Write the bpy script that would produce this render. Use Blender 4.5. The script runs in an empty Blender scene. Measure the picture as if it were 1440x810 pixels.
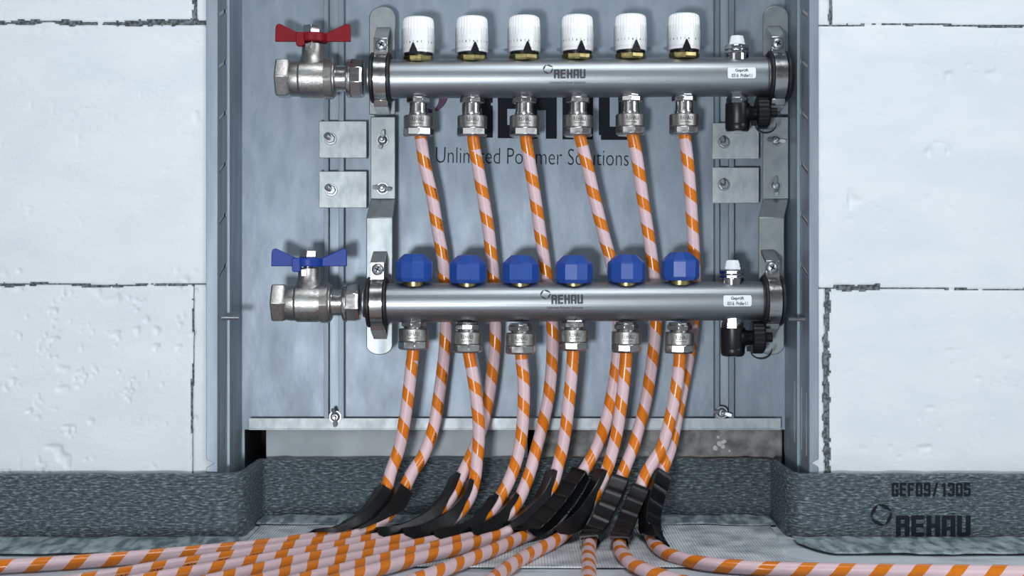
import bpy, bmesh, math, random
import numpy as np
from mathutils import Vector, Matrix
from mathutils.geometry import tessellate_polygon
random.seed(7)
rng = np.random.default_rng(5)
PI = math.pi
scene = bpy.context.scene
COL = scene.collection

# ------------------------------------------------------------------ camera, world, lights, exposure
VX, VY, F, CD, CZ = 722.0, 370.0, 1896.0, 1.45, 0.2725
cam_d = bpy.data.cameras.new('camera'); cam = bpy.data.objects.new('camera', cam_d); COL.objects.link(cam)
cam.location = (0, -CD, CZ); cam.rotation_euler = (PI / 2, 0, 0)
cam_d.lens = F / 1440 * 36; cam_d.sensor_width = 36
cam_d.shift_x = -(VX - 720) / 1440; cam_d.shift_y = -(405 - VY) / 1440
cam_d.clip_start = 0.01
scene.camera = cam
scene.view_settings.view_transform = 'Standard'
scene.view_settings.look = 'None'
scene.view_settings.gamma = 1.0
scene.view_settings.exposure = -0.76
scene.view_settings.use_curve_mapping = False

def area(name, loc, target, size, energy, color, sy=None):
    d = bpy.data.lights.new(name, 'AREA'); d.energy = energy; d.color = color; d.size = size
    if sy: d.shape = 'RECTANGLE'; d.size_y = sy
    o = bpy.data.objects.new(name, d); COL.objects.link(o); o.location = loc
    o.rotation_euler = (Vector(target) - Vector(loc)).to_track_quat('-Z', 'Y').to_euler()
    return o
area('flash_low', (-0.24, -1.75, 0.06), (0, 0, 0.32), 0.15, 27, (0.95, 0.97, 1.0))
area('fill_left', (-1.15, -1.9, 0.75), (0, 0, 0.3), 0.8, 4.5, (0.93, 0.97, 1.0), 0.9)  # added soft fill, brightens the left of the back panel
area('fill_right', (1.75, -1.5, 0.9), (0.4, -0.1, 0.3), 0.7, 24, (0.90, 0.95, 1.0), 0.9)  # added soft fill from the right, brightens the block walls
area('fill_overhead', (0.1, -0.75, 1.5), (0.0, -0.2, 0.0), 0.6, 14, (0.92, 0.96, 1.0), 0.4)  # added fill from above to lift the floor and mat

world = bpy.data.worlds.new('world'); scene.world = world; world.use_nodes = True
wn = world.node_tree.nodes; wl = world.node_tree.links
for n in list(wn): wn.remove(n)
wo = wn.new('ShaderNodeOutputWorld'); bg = wn.new('ShaderNodeBackground'); tc = wn.new('ShaderNodeTexCoord')
sp = wn.new('ShaderNodeSeparateXYZ'); mr = wn.new('ShaderNodeMapRange'); cr = wn.new('ShaderNodeValToRGB')
wl.new(tc.outputs['Generated'], sp.inputs[0]); wl.new(sp.outputs['Z'], mr.inputs['Value'])
mr.inputs['From Min'].default_value = -1; mr.inputs['From Max'].default_value = 1
wl.new(mr.outputs[0], cr.inputs[0]); wl.new(cr.outputs[0], bg.inputs['Color']); wl.new(bg.outputs[0], wo.inputs[0])
e = cr.color_ramp.elements
e[0].position = 0.0; e[0].color = (0.16, 0.19, 0.22, 1)
e[1].position = 1.0; e[1].color = (0.46, 0.54, 0.62, 1)
for p, c in ((0.36, (0.30, 0.345, 0.39, 1)), (0.50, (0.80, 0.89, 0.97, 1)), (0.60, (0.74, 0.83, 0.92, 1)), (0.78, (0.34, 0.40, 0.46, 1))):
    q = cr.color_ramp.elements.new(p); q.color = c
bg.inputs['Strength'].default_value = 0.27

# ------------------------------------------------------------------ helpers
def S(Y): return (CD + Y) / F                       # metres per pixel at a depth
def W(px, py, Y): return Vector(((px - VX) * S(Y), Y, CZ - (py - VY) * S(Y)))
def fl(px, py, z=0.0):                              # point on the floor (height z)
    d = (CZ - z) * F / (py - VY)
    return Vector(((px - VX) * d / F, d - CD, z))
def lin(r, g, b):
    f = lambda c: (c / 255 / 12.92) if c / 255 <= 0.04045 else ((c / 255 + 0.055) / 1.055) ** 2.4
    return (f(r), f(g), f(b), 1)

def mat(name, col, rough=0.5, metal=0.0, noise=None, bump=None, rough_var=None, spec=None, coat=None, coords='Object', sub=None):
    """noise=(scale xyz, colour2, lo, hi)  bump=(scale xyz, strength, distance)"""
    m = bpy.data.materials.new(name); m.use_nodes = True
    nt = m.node_tree; n = nt.nodes; l = nt.links
    p = n['Principled BSDF']
    p.inputs['Base Color'].default_value = col; p.inputs['Roughness'].default_value = rough; p.inputs['Metallic'].default_value = metal
    if spec is not None: p.inputs['Specular IOR Level'].default_value = spec
    if coat: p.inputs['Coat Weight'].default_value = coat; p.inputs['Coat Roughness'].default_value = 0.15
    t = n.new('ShaderNodeTexCoord')
    def nz(scale, detail=4.0):
        mp = n.new('ShaderNodeMapping'); mp.inputs['Scale'].default_value = scale
        l.new(t.outputs[coords], mp.inputs['Vector'])
        x = n.new('ShaderNodeTexNoise'); x.inputs['Scale'].default_value = 1.0; x.inputs['Detail'].default_value = detail
        l.new(mp.outputs[0], x.inputs['Vector']); return x.outputs['Fac']
    def rng_(o, a, b, c, d):
        r = n.new('ShaderNodeMapRange'); l.new(o, r.inputs['Value'])
        for k, v in zip(('From Min', 'From Max', 'To Min', 'To Max'), (a, b, c, d)): r.inputs[k].default_value = v
        return r.outputs[0]
    if noise:
        sc, c2, lo, hi = noise
        mx = n.new('ShaderNodeMix'); mx.data_type = 'RGBA'
        l.new(rng_(nz(sc), lo, hi, 0, 1), mx.inputs['Factor'])
        mx.inputs['A'].default_value = col; mx.inputs['B'].default_value = c2
        l.new(mx.outputs['Result'], p.inputs['Base Color'])
    if rough_var:
        sc, a, b = rough_var
        l.new(rng_(nz(sc), 0.3, 0.7, a, b), p.inputs['Roughness'])
    if bump:
        bl = bump if isinstance(bump, list) else [bump]
        prev = None
        for sc, st, di in bl:
            b = n.new('ShaderNodeBump'); b.inputs['Strength'].default_value = st; b.inputs['Distance'].default_value = di
            l.new(nz(sc, 6.0), b.inputs['Height'])
            if prev: l.new(prev, b.inputs['Normal'])
            prev = b.outputs[0]
        l.new(prev, p.inputs['Normal'])
    return m

M = {}
M['galv'] = mat('galvanised_sheet', lin(142, 154, 165), 0.5, 0.6, ((75, 75, 28), lin(129, 142, 154), 0.35, 0.65), ((240, 240, 120), 0.10, 0.0015), ((45, 45, 20), 0.46, 0.56))
M['galv_frame'] = mat('galvanised_frame', lin(150, 163, 173), 0.5, 0.55, ((90, 90, 10), lin(132, 146, 157), 0.35, 0.65), None, ((60, 60, 10), 0.45, 0.55))
M['zinc'] = mat('zinc_plate', lin(178, 185, 188), 0.5, 0.6, ((150, 150, 90), lin(158, 167, 172), 0.35, 0.65), ((400, 400, 300), 0.1, 0.001), ((90, 90, 40), 0.45, 0.56))
M['rail'] = mat('rail_steel', lin(128, 140, 150), 0.5, 0.6, ((200, 200, 6), lin(108, 121, 132), 0.35, 0.7))
M['bracket'] = mat('bracket_steel', lin(150, 157, 159), 0.45, 0.82, ((60, 60, 60), lin(134, 142, 146), 0.35, 0.65), None, ((70, 70, 20), 0.41, 0.5))
M['stainless'] = mat('brushed_stainless', lin(156, 161, 164), 0.42, 1.0, ((2.5, 160, 160), lin(140, 147, 152), 0.3, 0.7), ((6, 900, 900), 0.12, 0.001), ((5, 260, 260), 0.38, 0.48))
M['nickel'] = mat('nickel_plated_brass', lin(194, 194, 192), 0.2, 1.0, ((120, 120, 120), lin(190, 192, 192), 0.35, 0.65), None, ((200, 200, 200), 0.17, 0.27))
M['nickel_satin'] = mat('satin_nickel', lin(182, 181, 177), 0.36, 1.0, ((300, 300, 300), lin(162, 161, 158), 0.35, 0.65), ((900, 900, 900), 0.25, 0.001))
M['chrome'] = mat('chrome', lin(205, 207, 208), 0.12, 1.0)
M['thread'] = mat('dark_thread', lin(74, 78, 82), 0.35, 0.9)
M['brass'] = mat('brass', lin(172, 160, 112), 0.3, 1.0, ((200, 200, 200), lin(140, 128, 82), 0.35, 0.65))
M['screw'] = mat('zinc_screw', lin(168, 173, 177), 0.34, 0.9)
M['white'] = mat('white_plastic', lin(246, 248, 250), 0.35, 0.0, None, None, None, 0.4)
M['cap_white'] = mat('white_vent_plastic', lin(232, 236, 240), 0.4)
M['black'] = mat('black_plastic', lin(14, 17, 20), 0.36, 0.0, None, ((300, 300, 300), 0.08, 0.001), None, 0.35)
M['rubber'] = mat('black_rubber', lin(18, 21, 24), 0.5)
M['guide'] = mat('black_guide_plastic', lin(7, 9, 11), 0.34, 0.0, ((60, 60, 60), lin(13, 16, 19), 0.4, 0.7), ((120, 120, 120), 0.10, 0.002), None, 0.32)
M['red'] = mat('red_enamel', lin(122, 14, 28), 0.42, 0.0, None, ((500, 500, 500), 0.08, 0.001), None, 0.25)
M['blue'] = mat('blue_enamel', lin(26, 58, 142), 0.42, 0.0, None, ((500, 500, 500), 0.08, 0.001), None, 0.25)
M['blue_cap'] = mat('blue_plastic', lin(36, 74, 154), 0.36, 0.0, None, ((250, 250, 250), 0.05, 0.001), None, 0.45)
M['ink'] = mat('dark_ink', lin(22, 29, 35), 0.8, spec=0.2)
M['ink_grey'] = mat('grey_etched_ink', lin(52, 58, 62), 0.5)
M['ink_soft'] = mat('grey_print_ink', lin(34, 43, 51), 0.8, spec=0.2)
M['purple'] = mat('purple_ink', lin(60, 22, 66), 0.5)
M['paper'] = mat('white_sticker', lin(228, 234, 238), 0.5)
M['void'] = mat('dark_slot', lin(8, 9, 10), 0.8)
M['block'] = mat('aerated_block', lin(222, 228, 232), 0.85, 0.0, ((14, 14, 30), lin(214, 222, 227), 0.35, 0.65),
                 [((420, 420, 420), 0.28, 0.0012), ((60, 60, 160), 0.25, 0.002), ((1400, 1400, 1400), 0.15, 0.0008)], None, 0.15)
M['mortar'] = mat('grey_mortar', lin(138, 146, 149), 0.9, 0.0, ((330, 330, 330), lin(82, 88, 92), 0.40, 0.60), ((700, 700, 700), 0.8, 0.003), None, 0.1)
M['board'] = mat('pale_grey_board', lin(184, 193, 196), 0.7, 0.0, ((25, 25, 25), lin(166, 176, 180), 0.35, 0.65), ((200, 200, 200), 0.15, 0.001), None, 0.2)
M['concrete'] = mat('grey_concrete', lin(150, 152, 151), 0.85, 0.0, ((70, 70, 70), lin(104, 108, 110), 0.36, 0.64), ((300, 300, 300), 0.4, 0.002), None, 0.15)
M['dirt_white'] = mat('white_splash', lin(205, 208, 208), 0.8)
M['void_shade'] = mat('void_shade_masonry', lin(30, 32, 34), 0.9, 0.0, ((30, 30, 30), lin(20, 22, 24), 0.35, 0.65))  # shade of the void behind the opening, put into the wall colour
M['floor'] = mat('pale_floor_foil', lin(206, 214, 219), 0.5, 0.0, ((9, 26, 9), lin(140, 152, 160), 0.52, 0.72), [((30, 60, 30), 0.4, 0.004), ((300, 300, 300), 0.2, 0.001)], None, 0.3)

def foam_mat():
    m = bpy.data.materials.new('grey_foam'); m.use_nodes = True; n = m.node_tree.nodes; l = m.node_tree.links; p = n['Principled BSDF']
    uv = n.new('ShaderNodeUVMap'); uv.uv_map = 'UVMap'
    def nz(sx, sy, det):
        mp = n.new('ShaderNodeMapping'); mp.inputs['Scale'].default_value = (sx, sy, 1); l.new(uv.outputs[0], mp.inputs[0])
        x = n.new('ShaderNodeTexNoise'); x.inputs['Scale'].default_value = 1; x.inputs['Detail'].default_value = det; x.inputs['Roughness'].default_value = 0.65
        l.new(mp.outputs[0], x.inputs['Vector']); return x.outputs['Fac']
    a = nz(150, 620, 3); c = nz(40, 110, 2)
    r1 = n.new('ShaderNodeValToRGB'); l.new(a, r1.inputs[0])
    r1.color_ramp.elements[0].position = 0.36; r1.color_ramp.elements[0].color = lin(48, 58, 65)
    r1.color_ramp.elements[1].position = 0.68; r1.color_ramp.elements[1].color = lin(156, 169, 175)
    q = r1.color_ramp.elements.new(0.53); q.color = lin(84, 98, 105)
    l.new(r1.outputs[0], p.inputs['Base Color'])
    b = n.new('ShaderNodeBump'); b.inputs['Strength'].default_value = 1.0; b.inputs['Distance'].default_value = 0.004; l.new(a, b.inputs['Height'])
    b2 = n.new('ShaderNodeBump'); b2.inputs['Strength'].default_value = 0.5; b2.inputs['Distance'].default_value = 0.003; l.new(c, b2.inputs['Height']); l.new(b.outputs[0], b2.inputs['Normal'])
    l.new(b2.outputs[0], p.inputs['Normal'])
    p.inputs['Roughness'].default_value = 0.22; p.inputs['Specular IOR Level'].default_value = 0.8
    return m
M['foam'] = foam_mat()
M['foil'] = mat('crinkled_foil_edge', lin(176, 190, 194), 0.3, 0.0, ((110, 36, 60), lin(108, 124, 130), 0.42, 0.60), [((70, 45, 40), 0.7, 0.006), ((260, 160, 200), 0.4, 0.002)], None, 0.6)

def ribbed_mat():
    m = bpy.data.materials.new('ribbed_fleece'); m.use_nodes = True; n = m.node_tree.nodes; l = m.node_tree.links; p = n['Principled BSDF']
    t = n.new('ShaderNodeTexCoord'); w = n.new('ShaderNodeTexWave'); w.wave_type = 'BANDS'; w.bands_direction = 'X'
    w.inputs['Scale'].default_value = 112; w.inputs['Distortion'].default_value = 0.6; w.inputs['Detail'].default_value = 2
    l.new(t.outputs['Object'], w.inputs['Vector'])
    nz = n.new('ShaderNodeTexNoise'); nz.inputs['Scale'].default_value = 34; nz.inputs['Detail'].default_value = 5; l.new(t.outputs['Object'], nz.inputs['Vector'])
    r = n.new('ShaderNodeValToRGB'); l.new(nz.outputs['Fac'], r.inputs[0])
    r.color_ramp.elements[0].position = 0.32; r.color_ramp.elements[0].color = lin(165, 176, 182)
    r.color_ramp.elements[1].position = 0.62; r.color_ramp.elements[1].color = lin(234, 239, 242)
    mx = n.new('ShaderNodeMix'); mx.data_type = 'RGBA'; mx.blend_type = 'MULTIPLY'; mx.inputs['Factor'].default_value = 0.25
    l.new(r.outputs[0], mx.inputs['A']); l.new(w.outputs['Color'], mx.inputs['B']); l.new(mx.outputs['Result'], p.inputs['Base Color'])
    b = n.new('ShaderNodeBump'); b.inputs['Strength'].default_value = 0.7; b.inputs['Distance'].default_value = 0.001; l.new(w.outputs['Fac'], b.inputs['Height'])
    l.new(b.outputs[0], p.inputs['Normal']); p.inputs['Roughness'].default_value = 0.75
    return m
M['fleece'] = ribbed_mat()

PITCH = 0.0322
def stripe_mat(name, printed=None):
    m = bpy.data.materials.new(name); m.use_nodes = True; n = m.node_tree.nodes; l = m.node_tree.links; p = n['Principled BSDF']
    uv = n.new('ShaderNodeUVMap'); uv.uv_map = 'UVMap'; s = n.new('ShaderNodeSeparateXYZ'); l.new(uv.outputs[0], s.inputs[0])
    def math_(op, a, b=None, c=None):
        x = n.new('ShaderNodeMath'); x.operation = op
        for i, v in enumerate((a, b, c)):
            if v is None: continue
            if isinstance(v, (int, float)): x.inputs[i].default_value = v
            else: l.new(v, x.inputs[i])
        return x.outputs[0]
    f = math_('FRACT', math_('ADD', s.outputs['X'], s.outputs['Y']))
    orange = math_('LESS_THAN', f, 0.41)
    hatch = n.new('ShaderNodeTexWave'); hatch.wave_type = 'BANDS'; hatch.bands_direction = 'X'; hatch.inputs['Scale'].default_value = 1.0; hatch.inputs['Distortion'].default_value = 0.3
    mp = n.new('ShaderNodeCombineXYZ'); l.new(math_('MULTIPLY', math_('SUBTRACT', s.outputs['Y'], math_('MULTIPLY', s.outputs['X'], 1.0)), 9.0), mp.inputs[0])
    l.new(mp.outputs[0], hatch.inputs['Vector'])
    pk = n.new('ShaderNodeMix'); pk.data_type = 'RGBA'; l.new(hatch.outputs['Fac'], pk.inputs['Factor'])
    pk.inputs['A'].default_value = lin(205, 172, 178); pk.inputs['B'].default_value = lin(232, 207, 212)
    nzt = n.new('ShaderNodeTexNoise'); nzt.inputs['Scale'].default_value = 9; l.new(uv.outputs[0], nzt.inputs['Vector'])
    og = n.new('ShaderNodeMix'); og.data_type = 'RGBA'; l.new(nzt.outputs['Fac'], og.inputs['Factor'])
    og.inputs['A'].default_value = lin(205, 110, 14); og.inputs['B'].default_value = lin(222, 126, 28)
    mx = n.new('ShaderNodeMix'); mx.data_type = 'RGBA'; l.new(orange, mx.inputs['Factor']); l.new(pk.outputs['Result'], mx.inputs['A']); l.new(og.outputs['Result'], mx.inputs['B'])
    out = mx.outputs['Result']
    if printed is not None:
        du = math_('ABSOLUTE', math_('SUBTRACT', s.outputs['X'], printed))
        inb = math_('LESS_THAN', du, 0.045)
        c2 = n.new('ShaderNodeCombineXYZ'); l.new(math_('MULTIPLY', s.outputs['Y'], 26.0), c2.inputs[0]); l.new(math_('MULTIPLY', s.outputs['X'], 45.0), c2.inputs[1])
        n2 = n.new('ShaderNodeTexNoise'); n2.inputs['Scale'].default_value = 1.0; n2.inputs['Detail'].default_value = 1.0; l.new(c2.outputs[0], n2.inputs['Vector'])
        mk = math_('MULTIPLY', math_('MULTIPLY', inb, math_('GREATER_THAN', n2.outputs['Fac'], 0.5)), math_('LESS_THAN', f, 0.33))
        m3 = n.new('ShaderNodeMix'); m3.data_type = 'RGBA'; l.new(mk, m3.inputs['Factor']); l.new(out, m3.inputs['A']); m3.inputs['B'].default_value = lin(40, 26, 20)
        out = m3.outputs['Result']
    l.new(out, p.inputs['Base Color'])
    step = math_('MULTIPLY', math_('SUBTRACT', 1.0, orange), math_('ADD', 0.8, math_('MULTIPLY', hatch.outputs['Fac'], 0.3)))
    b = n.new('ShaderNodeBump'); b.inputs['Strength'].default_value = 0.5; b.inputs['Distance'].default_value = 0.0006; l.new(step, b.inputs['Height']); l.new(b.outputs[0], p.inputs['Normal'])
    l.new(math_('ADD', 0.24, math_('MULTIPLY', math_('SUBTRACT', 1.0, orange), 0.04)), p.inputs['Roughness'])
    return m
M['stripe'] = stripe_mat('striped_pipe_wrap')
M['stripe_print'] = stripe_mat('striped_pipe_wrap_printed', 0.85)
M['orange'] = mat('orange_pipe', lin(212, 116, 20), 0.3)
def clear_mat():
    m = bpy.data.materials.new('clear_plastic'); m.use_nodes = True; n = m.node_tree.nodes; l = m.node_tree.links; n.remove(n['Principled BSDF'])
    t = n.new('ShaderNodeBsdfTransparent'); g = n.new('ShaderNodeBsdfGlossy'); g.inputs['Roughness'].default_value = 0.12
    f = n.new('ShaderNodeLayerWeight'); f.inputs['Blend'].default_value = 0.12; x = n.new('ShaderNodeMixShader')
    l.new(f.outputs['Facing'], x.inputs[0]); l.new(t.outputs[0], x.inputs[1]); l.new(g.outputs[0], x.inputs[2]); l.new(x.outputs[0], n['Material Output'].inputs['Surface'])
    return m
M['clear'] = clear_mat()

class MB:
    def __init__(s): s.bm = bmesh.new(); s.mi = 0; s.uvl = None
    def face(s, vs):
        try: f = s.bm.faces.new(vs); f.material_index = s.mi; return f
        except ValueError: return None
    def poly(s, pts): return s.face([s.bm.verts.new(p) for p in pts])
    def box(s, a, b, rot=None, piv=None):
        a, b = Vector(a), Vector(b)
        vs = []
        for x in (a.x, b.x):
            for y in (a.y, b.y):
                for z in (a.z, b.z):
                    v = Vector((x, y, z))
                    if rot is not None: v = rot @ (v - piv) + piv
                    vs.append(s.bm.verts.new(v))
        for q in ((0, 1, 3, 2), (4, 6, 7, 5), (0, 4, 5, 1), (2, 3, 7, 6), (0, 2, 6, 4), (1, 5, 7, 3)): s.face([vs[i] for i in q])
        return s
    def prism(s, pts, lo, hi, axis='Y'):
        def P(p, h):
            if axis == 'Y': return (p[0], h, p[1])
            if axis == 'X': return (h, p[0], p[1])
            return (p[0], p[1], h)
        A = [s.bm.verts.new(P(p, lo)) for p in pts]; B = [s.bm.verts.new(P(p, hi)) for p in pts]
        s.face(A); s.face(B[::-1]); k = len(pts)
        for i in range(k): s.face((A[i], B[i], B[(i + 1) % k], A[(i + 1) % k]))
        return s
    def lathe(s, prof, axis='Z', c=(0, 0, 0), seg=32, ph=0.0, rmod=None, shear=0.0, closed=False, rot=None):
        c = Vector(c); rings = []
        for j, (h, r) in enumerate(prof):
            ring = []
            for i in range(seg):
                a = ph + 2 * PI * i / seg; rr = r * (rmod(i, j) if rmod else 1)
                u, v = rr * math.cos(a), rr * math.sin(a)
                if axis == 'Z': p = Vector((u, v, h))
                elif axis == 'X': p = Vector((h, u, v + shear * h))
                else: p = Vector((u, h, v))
                if rot is not None: p = rot @ p
                ring.append(s.bm.verts.new(c + p))
            rings.append(ring)
        n = len(rings)
        for j in range(n if closed else n - 1):
            A, B = rings[j], rings[(j + 1) % n]
            for i in range(seg): s.face((A[i], A[(i + 1) % seg], B[(i + 1) % seg], B[i]))
        if not closed:
            s.face(rings[0][::-1]); s.face(rings[-1])
        return s
    def plate_holes(s, outer, holes, lo, hi, axis):
        """flat sheet with real holes; 2-D outlines, thickness lo..hi along axis"""
        loops = [outer] + holes
        flat = [p for L in loops for p in L]
        tris = tessellate_polygon([[Vector((p[0], p[1], 0)) for p in L] for L in loops])
        def P(p, h): return (h, p[0], p[1]) if axis == 'X' else ((p[0], h, p[1]) if axis == 'Y' else (p[0], p[1], h))
        A = [s.bm.verts.new(P(p, lo)) for p in flat]; B = [s.bm.verts.new(P(p, hi)) for p in flat]
        for t in tris: s.face([A[i] for i in t]); s.face([B[i] for i in t][::-1])
        o = 0
        for L in loops:
            k = len(L)
            for i in range(k): s.face((A[o + i], A[o + (i + 1) % k], B[o + (i + 1) % k], B[o + i]))
            o += k
        return s
    def grid(s, rows, uv=None, closed_v=False):
        V = [[s.bm.verts.new(p) for p in r] for r in rows]
        if uv and s.uvl is None: s.uvl = s.bm.loops.layers.uv.new('UVMap')
        m = len(V[0])
        for i in range(len(V) - 1):
            for j in range(m if closed_v else m - 1):
                j2 = (j + 1) % m
                f = s.face((V[i][j], V[i + 1][j], V[i + 1][j2], V[i][j2]))
                if f and uv:
                    jj = j + 1
                    for lp, (a, b) in zip(f.loops, ((i, j), (i + 1, j), (i + 1, jj), (i, jj))): lp[s.uvl].uv = uv(a, b)
        return V

ORG = {}
def link(name, data, parent=None, loc=None):
    o = bpy.data.objects.new(name, data); COL.objects.link(o)
    if parent: o.parent = parent
    return o
def build(name, mb, mats, parent=None, loc=None, bevel=0, smooth=35, seg=2, normals=True, kind=None, label=None):
    """world-coordinate mesh (loc None) or a local mesh placed at world loc"""
    if normals: bmesh.ops.recalc_face_normals(mb.bm, faces=mb.bm.faces)
    porg = ORG[parent.name] if parent else Vector()
    base = loc if loc is not None else porg
    if loc is None and parent is not None: bmesh.ops.translate(mb.bm, verts=mb.bm.verts, vec=-porg)
    me = bpy.data.meshes.new(name); mb.bm.to_mesh(me); mb.bm.free()
    for k in (mats if isinstance(mats, (list, tuple)) else [mats]): me.materials.append(M[k])
    if smooth:
        me.polygons.foreach_set('use_smooth', [True] * len(me.polygons)); me.set_sharp_from_angle(angle=math.radians(smooth))
    return place(name, me, parent, Vector(base), bevel, seg, kind, label)
def place(name, me, parent, wloc, bevel=0, seg=2, kind=None, label=None, rot=None):
    o = link(name, me, parent)
    o.location = Vector(wloc) - (ORG[parent.name] if parent else Vector())
    if rot: o.rotation_euler = rot
    ORG[o.name] = Vector(wloc)
    if bevel:
        b = o.modifiers.new('bevel', 'BEVEL'); b.width = bevel; b.segments = seg; b.limit_method = 'ANGLE'; b.angle_limit = math.radians(40)
    if kind: o['kind'] = kind
    if label: o['label'] = label
    return o
def thing(name, label, cat, loc, group=None):
    o = bpy.data.objects.new(name, None); COL.objects.link(o); o.location = loc; o.empty_display_size = 0.02
    ORG[o.name] = Vector(loc); tag(o, label, cat, group); return o
def tag(o, label, cat, group=None):
    o['label'] = label; o['category'] = cat
    if group: o['group'] = group
    return o

# lettering -----------------------------------------------------------
def text_tris(txt, width, height, thin=0.0):
    """built-in font outline scaled to a width and cap height, centred; returns (verts2d, faces)"""
    cu = bpy.data.curves.new('t', 'FONT'); cu.body = txt; cu.offset = thin; cu.resolution_u = 3
    ob = bpy.data.objects.new('t', cu); COL.objects.link(ob)
    dg = bpy.context.evaluated_depsgraph_get(); dg.update()
    me = bpy.data.meshes.new_from_object(ob.evaluated_get(dg))
    vs = np.array([v.co[:2] for v in me.vertices]); fs = [tuple(p.vertices) for p in me.polygons]
    bpy.data.objects.remove(ob); bpy.data.curves.remove(cu); bpy.data.meshes.remove(me)
    mn, mx = vs.min(0), vs.max(0)
    vs = (vs - (mn + mx) / 2) * np.array([width / (mx[0] - mn[0]), height / (mx[1] - mn[1])])
    return [tuple(v) for v in vs], fs
def rects_letter(ch):
    s = 0.36; h = 0.19
    R = {'R': [(0, 0, s, 1), (s, 1 - h, 1 - .06, 1), (1 - s, .5, 1, 1 - .06), (s, .42, 1 - .06, .42 + h), (1 - s, 0, 1, .46)],
         'E': [(0, 0, s, 1), (s, 1 - h, .95, 1), (s, .42, .9, .42 + h), (s, 0, .95, h)],
         'H': [(0, 0, s, 1), (1 - s, 0, 1, 1), (s, .41, 1 - s, .41 + h)],
         'A': [(0, 0, s, .93), (1 - s, 0, 1, 1), (.07, 1 - h, 1 - s, 1), (s, .3, 1 - s, .3 + h * .8)],
         'U': [(0, .07, s, 1), (1 - s, .07, 1, 1), (.07, 0, .93, h)],
         'G': [(0, .06, s, .94), (.06, 1 - h, .95, 1), (.06, 0, .95, h), (1 - s, 0.06, 1, .52), (.5, .52 - h * .7, 1, .52), (1 - s, .7, 1, .95)],
         'F': [(0, 0, s, 1), (s, 1 - h, .95, 1), (s, .42, .9, .42 + h)],
         '0': [(0, .06, s, .94), (1 - s, .06, 1, .94), (.06, 1 - h, .94, 1), (.06, 0, .94, h)],
         '9': [(0, .45, s, .94), (1 - s, .06, 1, .94), (.06, 1 - h, .94, 1), (.06, 0, .94, h), (.1, .42, .9, .42 + h * .8), (0, .06, s, .28)],
         '1': [(.5, 0, .5 + s, 1), (.25, .72, .5, .88)],
         '3': [(1 - s, .06, 1, .94), (.06, 1 - h, .94, 1), (.06, 0, .94, h), (.3, .42, .9, .42 + h * .8), (0, .06, s, .28), (0, .72, s, .94)],
         '5': [(0, .42, s, 1), (s, 1 - h, .95, 1), (s, .45, .94, .45 + h), (1 - s, .06, 1, .6), (.06, 0, .94, h), (0, .06, s, .28)]}
    return R[ch]
def block_word(word, w, h, gap=0.16):
    """heavy squared letters; returns quads [(4 points)] centred, slash handled as a slanted bar"""
    n = len(word); lw = w / (n + gap * (n - 1)); out = []
    for i, ch in enumerate(word):
        x0 = -w / 2 + i * lw * (1 + gap)
        if ch == '/':
            out.append([(x0 + lw * .1, -h / 2), (x0 + lw * .45, -h / 2), (x0 + lw * .95, h / 2), (x0 + lw * .6, h / 2)]); continue
        for a, b, c, d in rects_letter(ch):
            k = max(1, int((d - b) * 5))
            for q in range(k):
                z0, z1 = b + (d - b) * q / k, b + (d - b) * (q + 1) / k
                out.append([(x0 + a * lw, (z0 - .5) * h), (x0 + c * lw, (z0 - .5) * h), (x0 + c * lw, (z1 - .5) * h), (x0 + a * lw, (z1 - .5) * h)])
    return out
def ring_quads(r0, r1, cx=0, cy=0, ph=PI / 4):
    """the broken ring emblem: four tapered arcs"""
    out = []
    for k in range(4):
        a0 = ph + k * PI / 2 + 0.08
        for i in range(8):
            a, b = a0 + (PI / 2 - 0.16) * i / 8, a0 + (PI / 2 - 0.16) * (i + 1) / 8
            wa, wb = 0.35 + 0.65 * (1 - abs(i / 4 - 1)), 0.35 + 0.65 * (1 - abs((i + 1) / 4 - 1))
            ia, ib = r1 - (r1 - r0) * wa, r1 - (r1 - r0) * wb
            out.append([(cx + ia * math.cos(a), cy + ia * math.sin(a)), (cx + r1 * math.cos(a), cy + r1 * math.sin(a)),
                        (cx + r1 * math.cos(b), cy + r1 * math.sin(b)), (cx + ib * math.cos(b), cy + ib * math.sin(b))])
    return out
def add_quads(mb, quads, f):
    for i, q in enumerate(quads): mb.poly([Vector(f(x, z)) + Vector((0, -1.5e-5 * (i % 7), 0)) for x, z in q])
def add_text(mb, vf, f):
    vs = [mb.bm.verts.new(f(x, z)) for x, z in vf[0]]
    for t in vf[1]: mb.face([vs[i] for i in t])

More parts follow.
